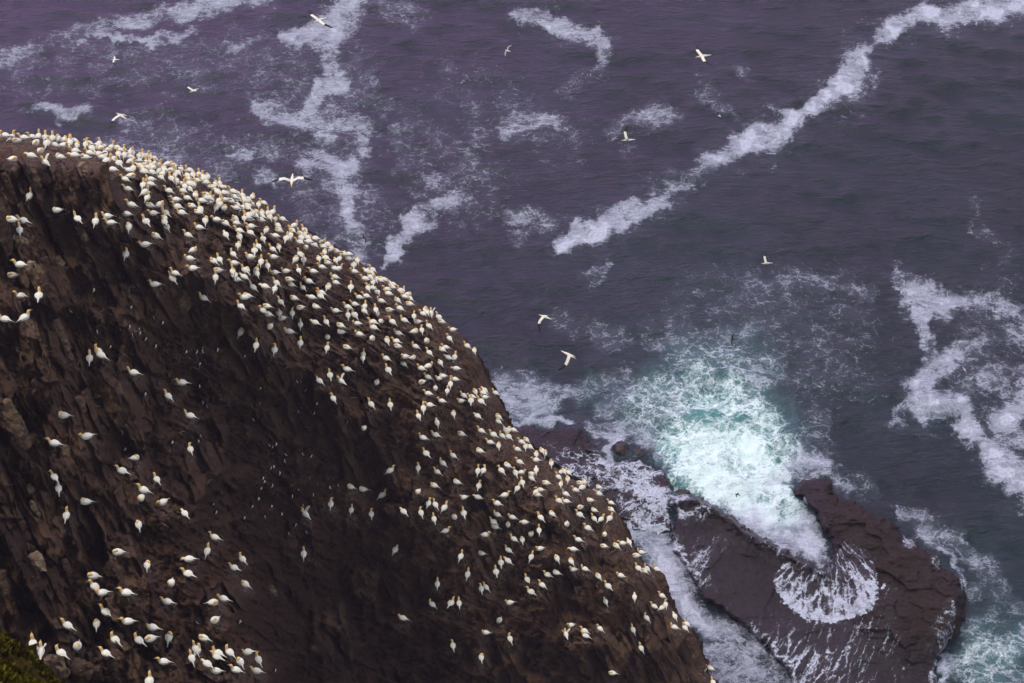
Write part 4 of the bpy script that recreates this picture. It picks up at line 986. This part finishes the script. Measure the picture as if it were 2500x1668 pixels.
BODY = [(-.50,0,.060,.010,.004,WH),(-.42,0,.072,.026,.010,WH),(-.33,0,.092,.036,.024,WH),(-.24,0,.112,.066,.054,WH),(-.14,0,.134,.112,.096,WH),
        (-.02,0,.150,.138,.120,WH),(.09,0,.158,.134,.120,WH),(.172,0,.178,.104,.102,WH)]
HEADS = {
 's': [(.215,0,.225,.062,.064,WH),(.222,0,.275,.046,.048,CR),(.222,0,.320,.042,.045,BU),(.238,0,.358,.045,.046,BU),(.275,0,.372,.036,.036,BU),(.306,0,.366,.017,.019,BK),(.40,0,.346,.003,.003,BK)],
 'a': [(.222,0,.235,.056,.060,WH),(.235,0,.320,.040,.042,CR),(.238,0,.400,.036,.038,BU),(.252,0,.452,.042,.042,BU),(.290,0,.466,.033,.032,BU),(.320,0,.460,.016,.017,BK),(.412,0,.438,.003,.003,BK)],
 'p': [(.225,0,.235,.056,.060,WH),(.245,0,.315,.040,.042,CR),(.255,0,.385,.037,.038,BU),(.265,0,.435,.042,.041,BU),(.275,0,.478,.032,.031,BU),(.282,0,.505,.016,.017,BK),(.300,0,.60,.003,.003,BK)],
 'l': [(.215,0,.225,.062,.064,WH),(.222,.004,.275,.046,.048,CR),(.222,.008,.318,.042,.045,BU),(.222,.022,.352,.044,.044,BU),(.226,.062,.362,.036,.034,BU),(.230,.093,.354,.017,.018,BK),(.250,.185,.332,.003,.003,BK)],
 'r': [(.215,0,.225,.062,.064,WH),(.222,-.004,.275,.046,.048,CR),(.222,-.008,.318,.042,.045,BU),(.222,-.022,.352,.044,.044,BU),(.226,-.062,.362,.036,.034,BU),(.230,-.093,.354,.017,.018,BK),(.250,-.185,.332,.003,.003,BK)],
 'd': [(.225,0,.215,.062,.062,WH),(.275,0,.240,.044,.046,CR),(.315,0,.245,.042,.044,BU),(.350,0,.225,.044,.044,BU),(.378,0,.195,.034,.034,BU),(.394,0,.168,.017,.018,BK),(.430,0,.085,.003,.003,BK)],
 't': [(.195,.0,.230,.066,.060,WH),(.165,.02,.275,.050,.046,CR),(.118,.045,.292,.044,.042,BU),(.062,.058,.290,.046,.042,BU),(.022,.060,.282,.035,.032,BU),(-.008,.055,.272,.016,.016,BK),(-.085,.040,.250,.004,.004,BK)],
 'u': [(.195,.0,.230,.066,.060,WH),(.175,-.03,.275,.050,.046,CR),(.140,-.075,.292,.044,.042,BU),(.092,-.112,.270,.045,.042,BU),(.060,-.125,.240,.034,.032,BU),(.040,-.130,.215,.016,.016,BK),(-.02,-.135,.150,.004,.004,BK)],
}
def folded_wings(V, Fc, Mi, spread=0.0):
    for sgn in (1, -1):
        s = spread
        loft(V, Fc, Mi, [(.165,sgn*.070,.190,.010,.030,WH),(.105,sgn*(.126+s*.3),.190,.030,.074,WH),(.0,sgn*(.140+s),.172,.030,.088,WH),(-.12,sgn*(.118+s),.150,.026,.072,WH),
             (-.20,sgn*(.082+s*.8),.136,.020,.050,BL),(-.27,sgn*(.052+s*.6),.122,.018,.034,BL),(-.37,sgn*(.036+s*.4),.102,.015,.026,BL),(-.49,sgn*(.020+s*.2),.086,.006,.008,BL)], seg=8)

# the buff head and ruffled neck are full and round beside the body
for _k in HEADS:
    _h = HEADS[_k]
    if _k in 'slr': _h = [(r[0] + .012 * i_, r[1], r[2] + min(i_, 3) * .016, r[3], r[4], r[5]) for i_, r in enumerate(_h)]
    _c = np.array(_h[3][:3])
    HEADS[_k] = [(r[0] if r[5] != BK else r[0] + (r[0] - _c[0]) * .12, r[1] * (1.12 if r[5] == BK else 1.0), r[2], r[3] * (1.62 if r[5] in (CR, BU) else 1.12), r[4] * (1.62 if r[5] in (CR, BU) else 1.12), r[5]) for r in _h]

def mesh_from(name, V, Fc, Mi, mats=None):
    me = bpy.data.meshes.new(name)
    me.from_pydata(V, [], Fc)
    mats = mats or sorted(set(Mi))
    for m in mats: me.materials.append(MATS[m])
    rm = {m: i for i, m in enumerate(mats)}
    me.polygons.foreach_set("material_index", [rm[m] for m in Mi])
    me.polygons.foreach_set("use_smooth", [True] * len(Fc))
    me.update()
    return me

def sitting(head, raised=False, spread=0.0, fat=1.0):
    V, Fc, Mi = [], [], []
    body = [(a, b, c, d * fat * 1.28, e * fat * 1.18, m) for a, b, c, d, e, m in BODY]
    loft(V, Fc, Mi, body + HEADS[head])
    if raised:
        for sgn in (1, -1):
            loft(V, Fc, Mi, [(.09,sgn*.07,.20,.10,.02,WH),(.09,sgn*.15,.32,.105,.018,WH),(.06,sgn*.20,.45,.10,.014,WH),(.0,sgn*.25,.56,.085,.010,WH),(-.08,sgn*.30,.62,.05,.008,BL),(-.22,sgn*.34,.60,.012,.005,BL)], hint=(1, 0, 0), seg=8)
    else:
        folded_wings(V, Fc, Mi, spread)
    # webbed feet planted below the belly
    for sgn in (1, -1):
        loft(V, Fc, Mi, [(.02,sgn*.05,.07,.014,.014,BL),(.03,sgn*.05,.01,.012,.012,BL),(.09,sgn*.055,.004,.035,.004,BL)], seg=6)
    return mesh_from("gannet", V, Fc, Mi, [WH, CR, BU, BK, BL])

POSES = {k: sitting(k) for k in 'sapldrtu'}
POSES['r'] = sitting('r'); POSES['S'] = sitting('s', spread=0.035, fat=1.06); POSES['T'] = sitting('t', fat=1.08); POSES['w'] = sitting('s', raised=True)

ONES = "zero one two three four five six seven eight nine ten eleven twelve thirteen fourteen fifteen sixteen seventeen eighteen nineteen".split()
TENS = "x x twenty thirty forty fifty sixty seventy eighty ninety".split()
def pct(v, tot):
    n = int(round(100.0 * v / tot))
    n = max(0, min(99, n))
    return ONES[n] if n < 20 else TENS[n // 10] + (" " + ONES[n % 10] if n % 10 else "")

random.seed(5)
WHERE_CREST = lambda x, y: y - float(ridge_y(x))
birds = []
for k, b in enumerate(BIRDS):
    x, y = float(b[0]), float(b[1]); code = b[2]
    pose = code[-1] if code[-1].isalpha() else ''
    th = math.radians(float(code.rstrip('stpwa')))
    hide = pose == 't'
    if pose == '': m = random.choice('sssssSSllrra' if random.random() < .9 else 'd')
    elif pose == 't': m = random.choice('tTuuT')
    else: m = pose
    D0 = float(base_depth(np.array([x]), np.array([y]))[0])
    fy = y + 0.13 * F / D0 * math.cos(PITCH) * 0.9
    yr = float(ridge_y(x)) + 4
    if fy < yr:
        c = surf(x, yr, 0.1); off = (yr - fy)
        # on the far slope of the crest, a pace further back
        c = at(np.array([x]), np.array([fy]), np.array([np.linalg.norm(c - CAM)]))[0]
        c = c - np.array([0, 0, 0.02])
    else:
        gx = np.array([x, x - 9, x + 9, x, x, x - 7, x + 7]); gy = np.array([fy, fy, fy, fy + 8, fy - 9, fy - 7, fy - 7])
        c = at(np.array([x]), np.array([fy]), np.array([cliff_depth(gx, gy)[0].min() - 0.28]))[0]
    vx, vy = math.cos(th), math.sin(th) / 0.66
    yaw = math.atan2(vy, vx)
    birds.append(dict(x=x, y=y, D=np.linalg.norm(c - CAM), c=c, yaw=yaw, mesh=m, th=math.degrees(th) % 360, sc=random.uniform(0.94, 1.08) * (0.93 if x < 720 and y > 1100 else 1.0), tilt=random.uniform(-.12, .16)))

POSE_TXT = {'s': "resting gannet", 'S': "plump gannet", 'a': "long-necked gannet", 'p': "gannet skyward beak", 'l': "gannet looking aside",
            'r': "gannet looking round", 'd': "gannet leaning forward", 't': "head-tucked gannet", 'T': "plump head-tucked gannet", 'u': "preening gannet", 'w': "wings-raised gannet"}
def facing(t):
    return ["right", "upper-right", "uphill", "upper-left", "left", "lower-left", "downhill", "lower-right"][int(((t + 22.5) % 360) // 45)]
def zone(x, y):
    if y - float(ridge_y(x)) < 26: return "on crest"
    if x < 480 and y > 520 + 0.9 * max(0, x - 250): return "on left wall" if y < 1180 else "on buttress"
    if x < 690 and y > 1180: return "on buttress"
    if x > 1120 and y > 1100: return "on lower flank"
    if y > 1000: return "on dark face"
    return "on brown slope"

order = sorted(birds, key=lambda b: b['D'] + (30 if b['y'] - float(ridge_y(b['x'])) < 8 else 0) + (6 if b['mesh'] in 'tTu' else 0))
NIND = 284
def set_bird(o, b):
    o.location = Vector(b['c'])
    o.rotation_euler = (0, -b['tilt'], b['yaw'])
    o.scale = (b['sc'],) * 3
seen = set()
for b in order[:NIND]:
    o = bpy.data.objects.new("gannet", POSES[b['mesh']]); scene.collection.objects.link(o)
    set_bird(o, b)
    lab = "%s facing %s %s, %s percent across, %s down" % (POSE_TXT[b['mesh']], facing(b['th']), zone(b['x'], b['y']), pct(b['x'], 2500), pct(b['y'], 1668))
    k_ = 0
    while lab in seen:
        k_ += 1
        lab = "%s facing %s, %s percent across, %s down, %s" % (POSE_TXT[b['mesh']], facing(b['th']), pct(b['x'], 2500), pct(b['y'], 1668), ["lower of two", "lowest of three"][k_ - 1])
    seen.add(lab)
    tag(o, lab, "gannet", "gannets nesting on the cliff")
# the rest of the colony, smallest in view, as one crowd
def crowd(name, lst):
    Vs, off = [], 0; polys = []; mi = []
    for b in lst:
        me = POSES[b['mesh']]
        co = np.empty(len(me.vertices) * 3, np.float32); me.vertices.foreach_get("co", co); co = co.reshape(-1, 3)
        R = np.array(Matrix.Rotation(b['yaw'], 3, 'Z') @ Matrix.Rotation(-b['tilt'], 3, 'Y'))
        Vs.append(co @ R.T * b['sc'] + np.array(b['c']))
        for p in me.polygons: polys.append(tuple(v + off for v in p.vertices)); mi.append(p.material_index)
        off += len(co)
    me = bpy.data.meshes.new(name)
    me.from_pydata(np.concatenate(Vs).tolist(), [], polys)
    for m in (WH, CR, BU, BK, BL): me.materials.append(MATS[m])
    me.polygons.foreach_set("material_index", mi); me.polygons.foreach_set("use_smooth", [True] * len(polys)); me.update()
    o = bpy.data.objects.new(name, me); scene.collection.objects.link(o)
    return o
tag(crowd("gannet_crowd", order[NIND:]), "dense crowd of distant white gannets packed along the crest and upper slope", "gannet colony", None, "stuff")

# ------------------------------------------------------------------ gannets on the wing
def flying(dih=(0, 0), droop=(0, 0), hand=(0, 0), head=0.0, body=WH, wing=WH, tip=BL, hd=BU, tipfrom=3, L=1.0, tailm=None):
    V, Fc, Mi = [], [], []
    tm = body if tailm is None else tailm
    loft(V, Fc, Mi, [(-.50,0,.0,.006,.004,tm),(-.42,0,.0,.030,.010,tm),(-.30,0,.0,.040,.028,tm),(-.18,0,0,.065,.055,body),(-.02,0,0,.085,.080,body),(.12,0,0,.080,.078,body),
         (.22,0,.0,.055,.055,body),(.30,head*.2,.0,.042,.042,hd),(.37,head*.5,.0,.042,.042,hd),(.415,head*.8,-.005,.028,.028,hd),(.44,head,-.008,.015,.016,BK),(.53,head*1.4,-.018,.003,.003,BK)])
    for i, sgn in enumerate((1, -1)):
        d, dr, hn = dih[i], droop[i], hand[i]
        y = 0.04; z = 0.03; pts = [(.08, y, z, .095)]
        for step, ang, x, ch in ((.14, d, .12, .098), (.17, d, .15, .092), (.14, dr, .16, .092), (.08, dr, .13, .092), (.15, hn, .07, .086), (.17, hn, -.02, .066), (.13, hn, -.12, .022)):
            y += step * math.cos(ang); z += step * math.sin(ang); pts.append((x, y, z, ch))
        rings = [(px_, sgn * py_ * L, pz_, ch, .014 if k < 4 else .008, (tip if k >= tipfrom + 1 else wing)) for k, (px_, py_, pz_, ch) in enumerate(pts)]
        loft(V, Fc, Mi, rings, hint=(1, 0, 0), seg=8)
    return mesh_from("flying_bird", V, Fc, Mi)

def place_flyer(name, px, py, D, ang, bank, pitch, me, label, group, cat, scale=1.0):
    """ang: heading seen in the picture; bank and pitch in degrees"""
    a = math.radians(ang)
    yaw = math.atan2(math.sin(a) / 0.66, math.cos(a))
    me.name = name
    o = bpy.data.objects.new(name, me); scene.collection.objects.link(o)
    o.location = Vector(at(np.array([float(px)]), np.array([float(py)]), np.array([float(D)]))[0])
    o.rotation_euler = (Matrix.Rotation(yaw, 4, 'Z') @ Matrix.Rotation(-math.radians(pitch), 4, 'Y') @ Matrix.Rotation(math.radians(bank), 4, 'X')).to_euler()
    o.scale = (scale,) * 3
    tag(o, label, cat, group)
    return o
R = math.radians
G = "gannets flying over the sea"
# dih / droop / hand are (left wing, right wing)
FLY = [
 (781,49,112,210,-6,0,dict(dih=(R(12),R(12)),droop=(R(-2),R(-2)),hand=(R(-8),R(-8))),"flying gannet with dark wingtips near the top, over the pale foam band"),
 (1717,137,112,191,-4,0,dict(dih=(R(6),R(6)),droop=(R(0),R(0)),hand=(R(-4),R(-4))),"flying gannet, wings fully spread, over dark water at upper right of centre"),
 (282,146,205,182,0,0,dict(dih=(R(5),R(5)),droop=(R(-5),R(-5)),hand=(R(-8),R(-8))),"smallest flying gannet, highest above the left end of the crest"),
 (474,221,160,212,0,0,dict(dih=(R(30),R(12)),droop=(R(24),R(8)),hand=(R(20),R(0))),"flying gannet between the small one and the long foam band, near wing raised"),
 (296,283,122,150,0,4,dict(dih=(R(-18),R(-36)),droop=(R(-24),R(-40)),hand=(R(-24),R(-44))),"flying gannet seen from behind just above the crest, dark wing held low"),
 (1534,342,132,186,0,0,dict(dih=(R(42),R(48)),droop=(R(40),R(42)),hand=(R(36),R(34))),"flying gannet with wings raised in a V over lacy foam right of centre top"),
 (713,440,86,272,0,-4,dict(dih=(R(42),R(36)),droop=(R(-6),R(-14)),hand=(R(-40),R(-42))),"flying gannet coming head-on with arched wings above the crest"),
 (1331,774,122,158,0,0,dict(dih=(R(-26),R(-36)),droop=(R(-40),R(-38)),hand=(R(-55),R(-40))),"flying gannet with drooped wing over dark water in mid picture"),
 (1388,866,104,335,0,-6,dict(dih=(R(-44),R(-46)),droop=(R(-50),R(-52)),hand=(R(-60),R(-56))),"flying gannet heading right above the foam by the cliff, wings beating down"),
 (1873,643,160,184,0,0,dict(dih=(R(42),R(46)),droop=(R(40),R(44)),hand=(R(36),R(40))),"flying gannet alone over dark water right of centre"),
]
for (x, y, D, ang, bank, pitch, kw, lab) in FLY:
    place_flyer("gannet", x, y, D, ang, bank, pitch, flying(L=1.10, **kw), lab, G, "flying gannet")
GU = "gulls gliding over the sea"
place_flyer("gull", 1240, 124, 150, 160, -30, 0, flying(dih=(R(25),R(20)), droop=(R(0),R(-5)), hand=(R(-15),R(-15)), body=WH, wing=GR, tip=GR, hd=WH), "small pale grey gull gliding high at top centre", GU, "gull", 0.55)
place_flyer("gull", 2355, 902, 175, 200, -20, 0, flying(dih=(R(15),R(15)), droop=(R(-5),R(-5)), hand=(R(-15),R(-15)), body=WH, wing=WH, tip=GR, hd=WH), "tiny white gull over the foam drifts at the right", GU, "gull", 0.34)
GM = "murres in flight"
MF = [(887,581,150,20,"dark murre flying over the foam just beyond the crest",20),
      (1757,284,140,146,"black murre with white belly turned up, below the right foam band",-120),
      (1790,829,150,170,"dark murre skimming the green churned water",-60),
      (1802,1208,165,160,"black murre flying over the brightest white surge",20),
      (2293,1185,165,90,"dark murre flying over dark water at the right",0),
      (1478,960,165,100,"dark murre low over churned water beside the cliff",0),
      (1003,43,210,200,"tiny dark murre near the top over purple water",0)]
for (x, y, D, ang, lab, bank) in MF:
    place_flyer("murre", x, y, D, ang, bank, 0, flying(dih=(R(12),R(12)), droop=(R(-5),R(-5)), hand=(R(-20),R(-20)), body=BR if '1757' not in str(x) else WH, wing=BR, tip=BR, hd=BR, L=.80, tailm=BR), lab, GM, "murre", 0.62)

# ------------------------------------------------------------------ murres standing on the ledges of the dark face
def murre_mesh(lean):
    V, Fc, Mi = [], [], []
    loft(V, Fc, Mi, [(-.10,0,.01,.02,.02,BR),(-.06,0,.06,.055,.05,BR),(-.02,0,.14,.078,.072,BR),(.0,0,.22,.075,.070,BR),(.01,0,.29,.050,.048,BR),(.02,0,.335,.034,.034,BR),
         (.035,0,.37,.036,.036,BR),(.07,0,.378,.026,.026,BR),(.095,0,.374,.010,.011,BR),(.145,0,.366,.002,.002,BR)], seg=12)
    loft(V, Fc, Mi, [(-.03,0,.055,.020,.020,WH),(.035,0,.10,.060,.040,WH),(.066,0,.165,.066,.040,WH),(.066,0,.235,.054,.036,WH),(.045,0,.290,.024,.020,WH)], seg=10)
    for sgn in (1, -1):
        loft(V, Fc, Mi, [(.0,sgn*.062,.26,.008,.03,BR),(-.03,sgn*.076,.18,.010,.045,BR),(-.08,sgn*.050,.08,.008,.03,BR),(-.12,sgn*.03,.02,.003,.008,BR)], seg=6)
    return mesh_from("murre", V, Fc, Mi, [WH, BR])
MM = murre_mesh(0)
mseen = set()
for k, t in enumerate(MURRE_TXT.split()):
    x, y = [float(v) for v in t.split(',')]
    o = bpy.data.objects.new("murre", MM); scene.collection.objects.link(o)
    o.location = Vector(surf(x, y + 5, 0.12))
    o.rotation_euler = (0, random.uniform(-.1, .35), random.choice([-0.35, 0.2, math.pi + .3, math.pi - .2]) + random.uniform(-.35, .35))
    o.scale = (random.uniform(0.95, 1.15),) * 3
    lab = "small dark murre on the face, %s percent across, %s down" % (pct(x, 2500), pct(y, 1668))
    for ex in ("", ", beside another", ", third of its trio"):
        if lab + ex not in mseen: lab += ex; break
    mseen.add(lab)
    tag(o, lab, "murre", "murres standing on the dark face")
print("birds", time.time() - T0)
# ------------------------------------------------------------------ mossy clifftop in the near corner
def build_turf():
    edge = [(-60,1520),(0,1549),(24,1562),(45,1584),(72,1603),(92,1630),(112,1650),(135,1672),(170,1720),(230,1800)]
    E_ = np.array(edge, float)
    nu, nv = 170, 110
    cs = np.concatenate([[0], np.cumsum(np.sqrt((np.diff(E_, axis=0) ** 2).sum(1)))]); cs /= cs[-1]
    u = np.linspace(0, 1, nu); ex = np.interp(u, cs, E_[:, 0]); ey = np.interp(u, cs, E_[:, 1]) + 3 * fbm(u * 40, u * 0, 3, 501)
    v = np.linspace(0, 1, nv)
    X = ex[:, None] + (-420 - ex[:, None]) * v ** 1.2; Y = ey[:, None] + (2050 - ey[:, None]) * v ** 1.2
    d = np.hypot(X - ex[:, None], Y - ey[:, None])
    D = 30.0 - 1.25 * np.sqrt(d / 30.0) - 0.006 * d
    D -= 0.22 * fbm(X / 34.0, Y / 34.0, 4, 505, 0.6) * np.minimum(1, d / 12)
    V = at(X.ravel(), Y.ravel(), D.ravel()).reshape(nu, nv, 3)
    back = np.zeros((nu, 26, 3))
    for k in range(26):
        t = ((k + 1) / 26.0) ** 1.6
        back[:, k] = V[:, 0] + np.array([0.10, 0.35, 0]) * (t * 6 + 0.15) - np.array([0, 0, 1.0]) * (t * 26) + 0.2 * fbm(u * 50, u * 0 + k, 2, 509)[:, None] * np.array([1, 1, 0])
    A = np.concatenate([back[:, ::-1], V], 1)
    o = grid_mesh("clifftop", A.reshape(-1, 3), nu, A.shape[1], M_TURF)
    tag(o, kind='structure')
    # tufts: many small leaf blades over the near surface
    rs = np.random.RandomState(8); n = 26000
    iu = rs.rand(n) * (nu - 1.01); iv = rs.rand(n) ** 1.3 * (nv * 0.55)
    a = iu.astype(int); b = iv.astype(int)
    fu = (iu - a)[:, None]; fv = (iv - b)[:, None]
    base = V[a, b] * (1 - fu) * (1 - fv) + V[a + 1, b] * fu * (1 - fv) + V[a, b + 1] * (1 - fu) * fv + V[a + 1, b + 1] * fu * fv
    cl = fbm(base[:, 0] * 2.2, base[:, 1] * 2.2 + base[:, 2], 3, 511)
    keep = cl > -0.15; base = base[keep]; n = len(base); cl = cl[keep]
    up = np.array([0, -0.15, 1.0]) + rs.randn(n, 3) * 0.55; up /= np.linalg.norm(up, axis=1, keepdims=True)
    sd_ = np.cross(up, rs.randn(n, 3)); sd_ /= np.linalg.norm(sd_, axis=1, keepdims=True)
    h = (0.05 + 0.07 * rs.rand(n) + 0.08 * np.clip(cl, 0, 1))[:, None]; w_ = 0.014 + 0.012 * rs.rand(n)[:, None]
    T = np.stack([base - sd_ * w_, base + sd_ * w_, base + up * h * 0.6 + sd_ * w_ * 1.1, base + up * h, base + up * h * 0.6 - sd_ * w_ * 1.1], 1).reshape(-1, 3)
    f = np.arange(n * 5).reshape(n, 5)
    o = raw_mesh("moss_tufts", T, f, M_LEAF, None, False)
    tag(o, "green and ochre moss tufts on the near clifftop corner", "moss", None, "stuff")
build_turf()

# ------------------------------------------------------------------ straw and dead grass over the nest earth
def build_straw():
    rs = np.random.RandomState(21); n = 90000
    x = rs.rand(n) * 1750 - 20; y = 330 + rs.rand(n) * 1400
    ins = y > ridge_y(x) + 8
    x = x[ins]; y = y[ins]
    sm = slab_mask(x, y); dn = fbm(x / 55.0, y / 55.0, 4, 601, 0.6)
    k = (rs.rand(len(x)) < np.clip(0.10 + 1.1 * dn, 0.0, 1) * sstep(1500, 700, y + 0.2 * np.abs(x - 700)) * (1 - 0.75 * sm))
    x = x[k]; y = y[k]; n = len(x)
    D = cliff_depth(x, y)[0] - 0.05
    base = at(x, y, D)
    ang = np.radians(-38 + rs.randn(n) * 70)
    L = 0.16 + 0.36 * rs.rand(n) ** 2
    dirv = np.cos(ang)[:, None] * RGT + np.sin(ang)[:, None] * UPV
    r = ray(x, y); side = np.cross(dirv, r); side /= np.linalg.norm(side, axis=1, keepdims=True)
    w_ = (0.010 + 0.012 * rs.rand(n))[:, None]; bend = (rs.randn(n) * 0.12)[:, None]
    lift = -r * (0.06 + 0.10 * rs.rand(n))[:, None]
    p0 = base; p1 = base + dirv * L[:, None] * 0.5 + lift + side * bend * L[:, None]; p2 = base + dirv * L[:, None] + lift * 0.3
    T = np.stack([p0 - side * w_, p1 - side * w_, p2 - side * w_ * .3, p2 + side * w_ * .3, p1 + side * w_, p0 + side * w_], 1).reshape(-1, 3)
    i = np.arange(n) * 6
    q = np.concatenate([np.stack([i, i + 1, i + 4, i + 5], 1), np.stack([i + 1, i + 2, i + 3, i + 4], 1)])
    m = N("dry_straw"); nn = m.noise(m.obj(), 1.3, 3, 0.6)
    m.bsdf(m.mix(m.ramp(nn, 0.35, 0.65), (0.055, 0.036, 0.022), (0.19, 0.135, 0.095)), 0.9, 0.1)
    o = raw_mesh("dry_straw", T, q, m.m, None, False)
    tag(o, "dry straw and dead grass strewn over the brown nesting slope", "straw", None, "stuff")
build_straw()

# ------------------------------------------------------------------ sea haze
def build_haze():
    me = bpy.data.meshes.new("haze")
    x0, x1, y0, y1, z0, z1 = -2700, 2700, -30, 2950, -6, 113.5
    V = [(x, y, z) for x in (x0, x1) for y in (y0, y1) for z in (z0, z1)]
    me.from_pydata(V, [], [(0, 1, 3, 2), (4, 6, 7, 5), (0, 4, 5, 1), (2, 3, 7, 6), (0, 2, 6, 4), (1, 5, 7, 3)])
    o = bpy.data.objects.new("haze", me); scene.collection.objects.link(o)
    m = bpy.data.materials.new("sea_haze"); m.use_nodes = True; t = m.node_tree; t.nodes.clear()
    v = t.nodes.new("ShaderNodeVolumePrincipled"); v.inputs["Color"].default_value = (0.77, 0.69, 0.92, 1)
    v.inputs["Density"].default_value = 0.00018; v.inputs["Anisotropy"].default_value = 0.1
    out = t.nodes.new("ShaderNodeOutputMaterial"); t.links.new(v.outputs[0], out.inputs["Volume"])
    me.materials.append(m)
    tag(o, kind='stuff')
build_haze()
print("done", time.time() - T0)
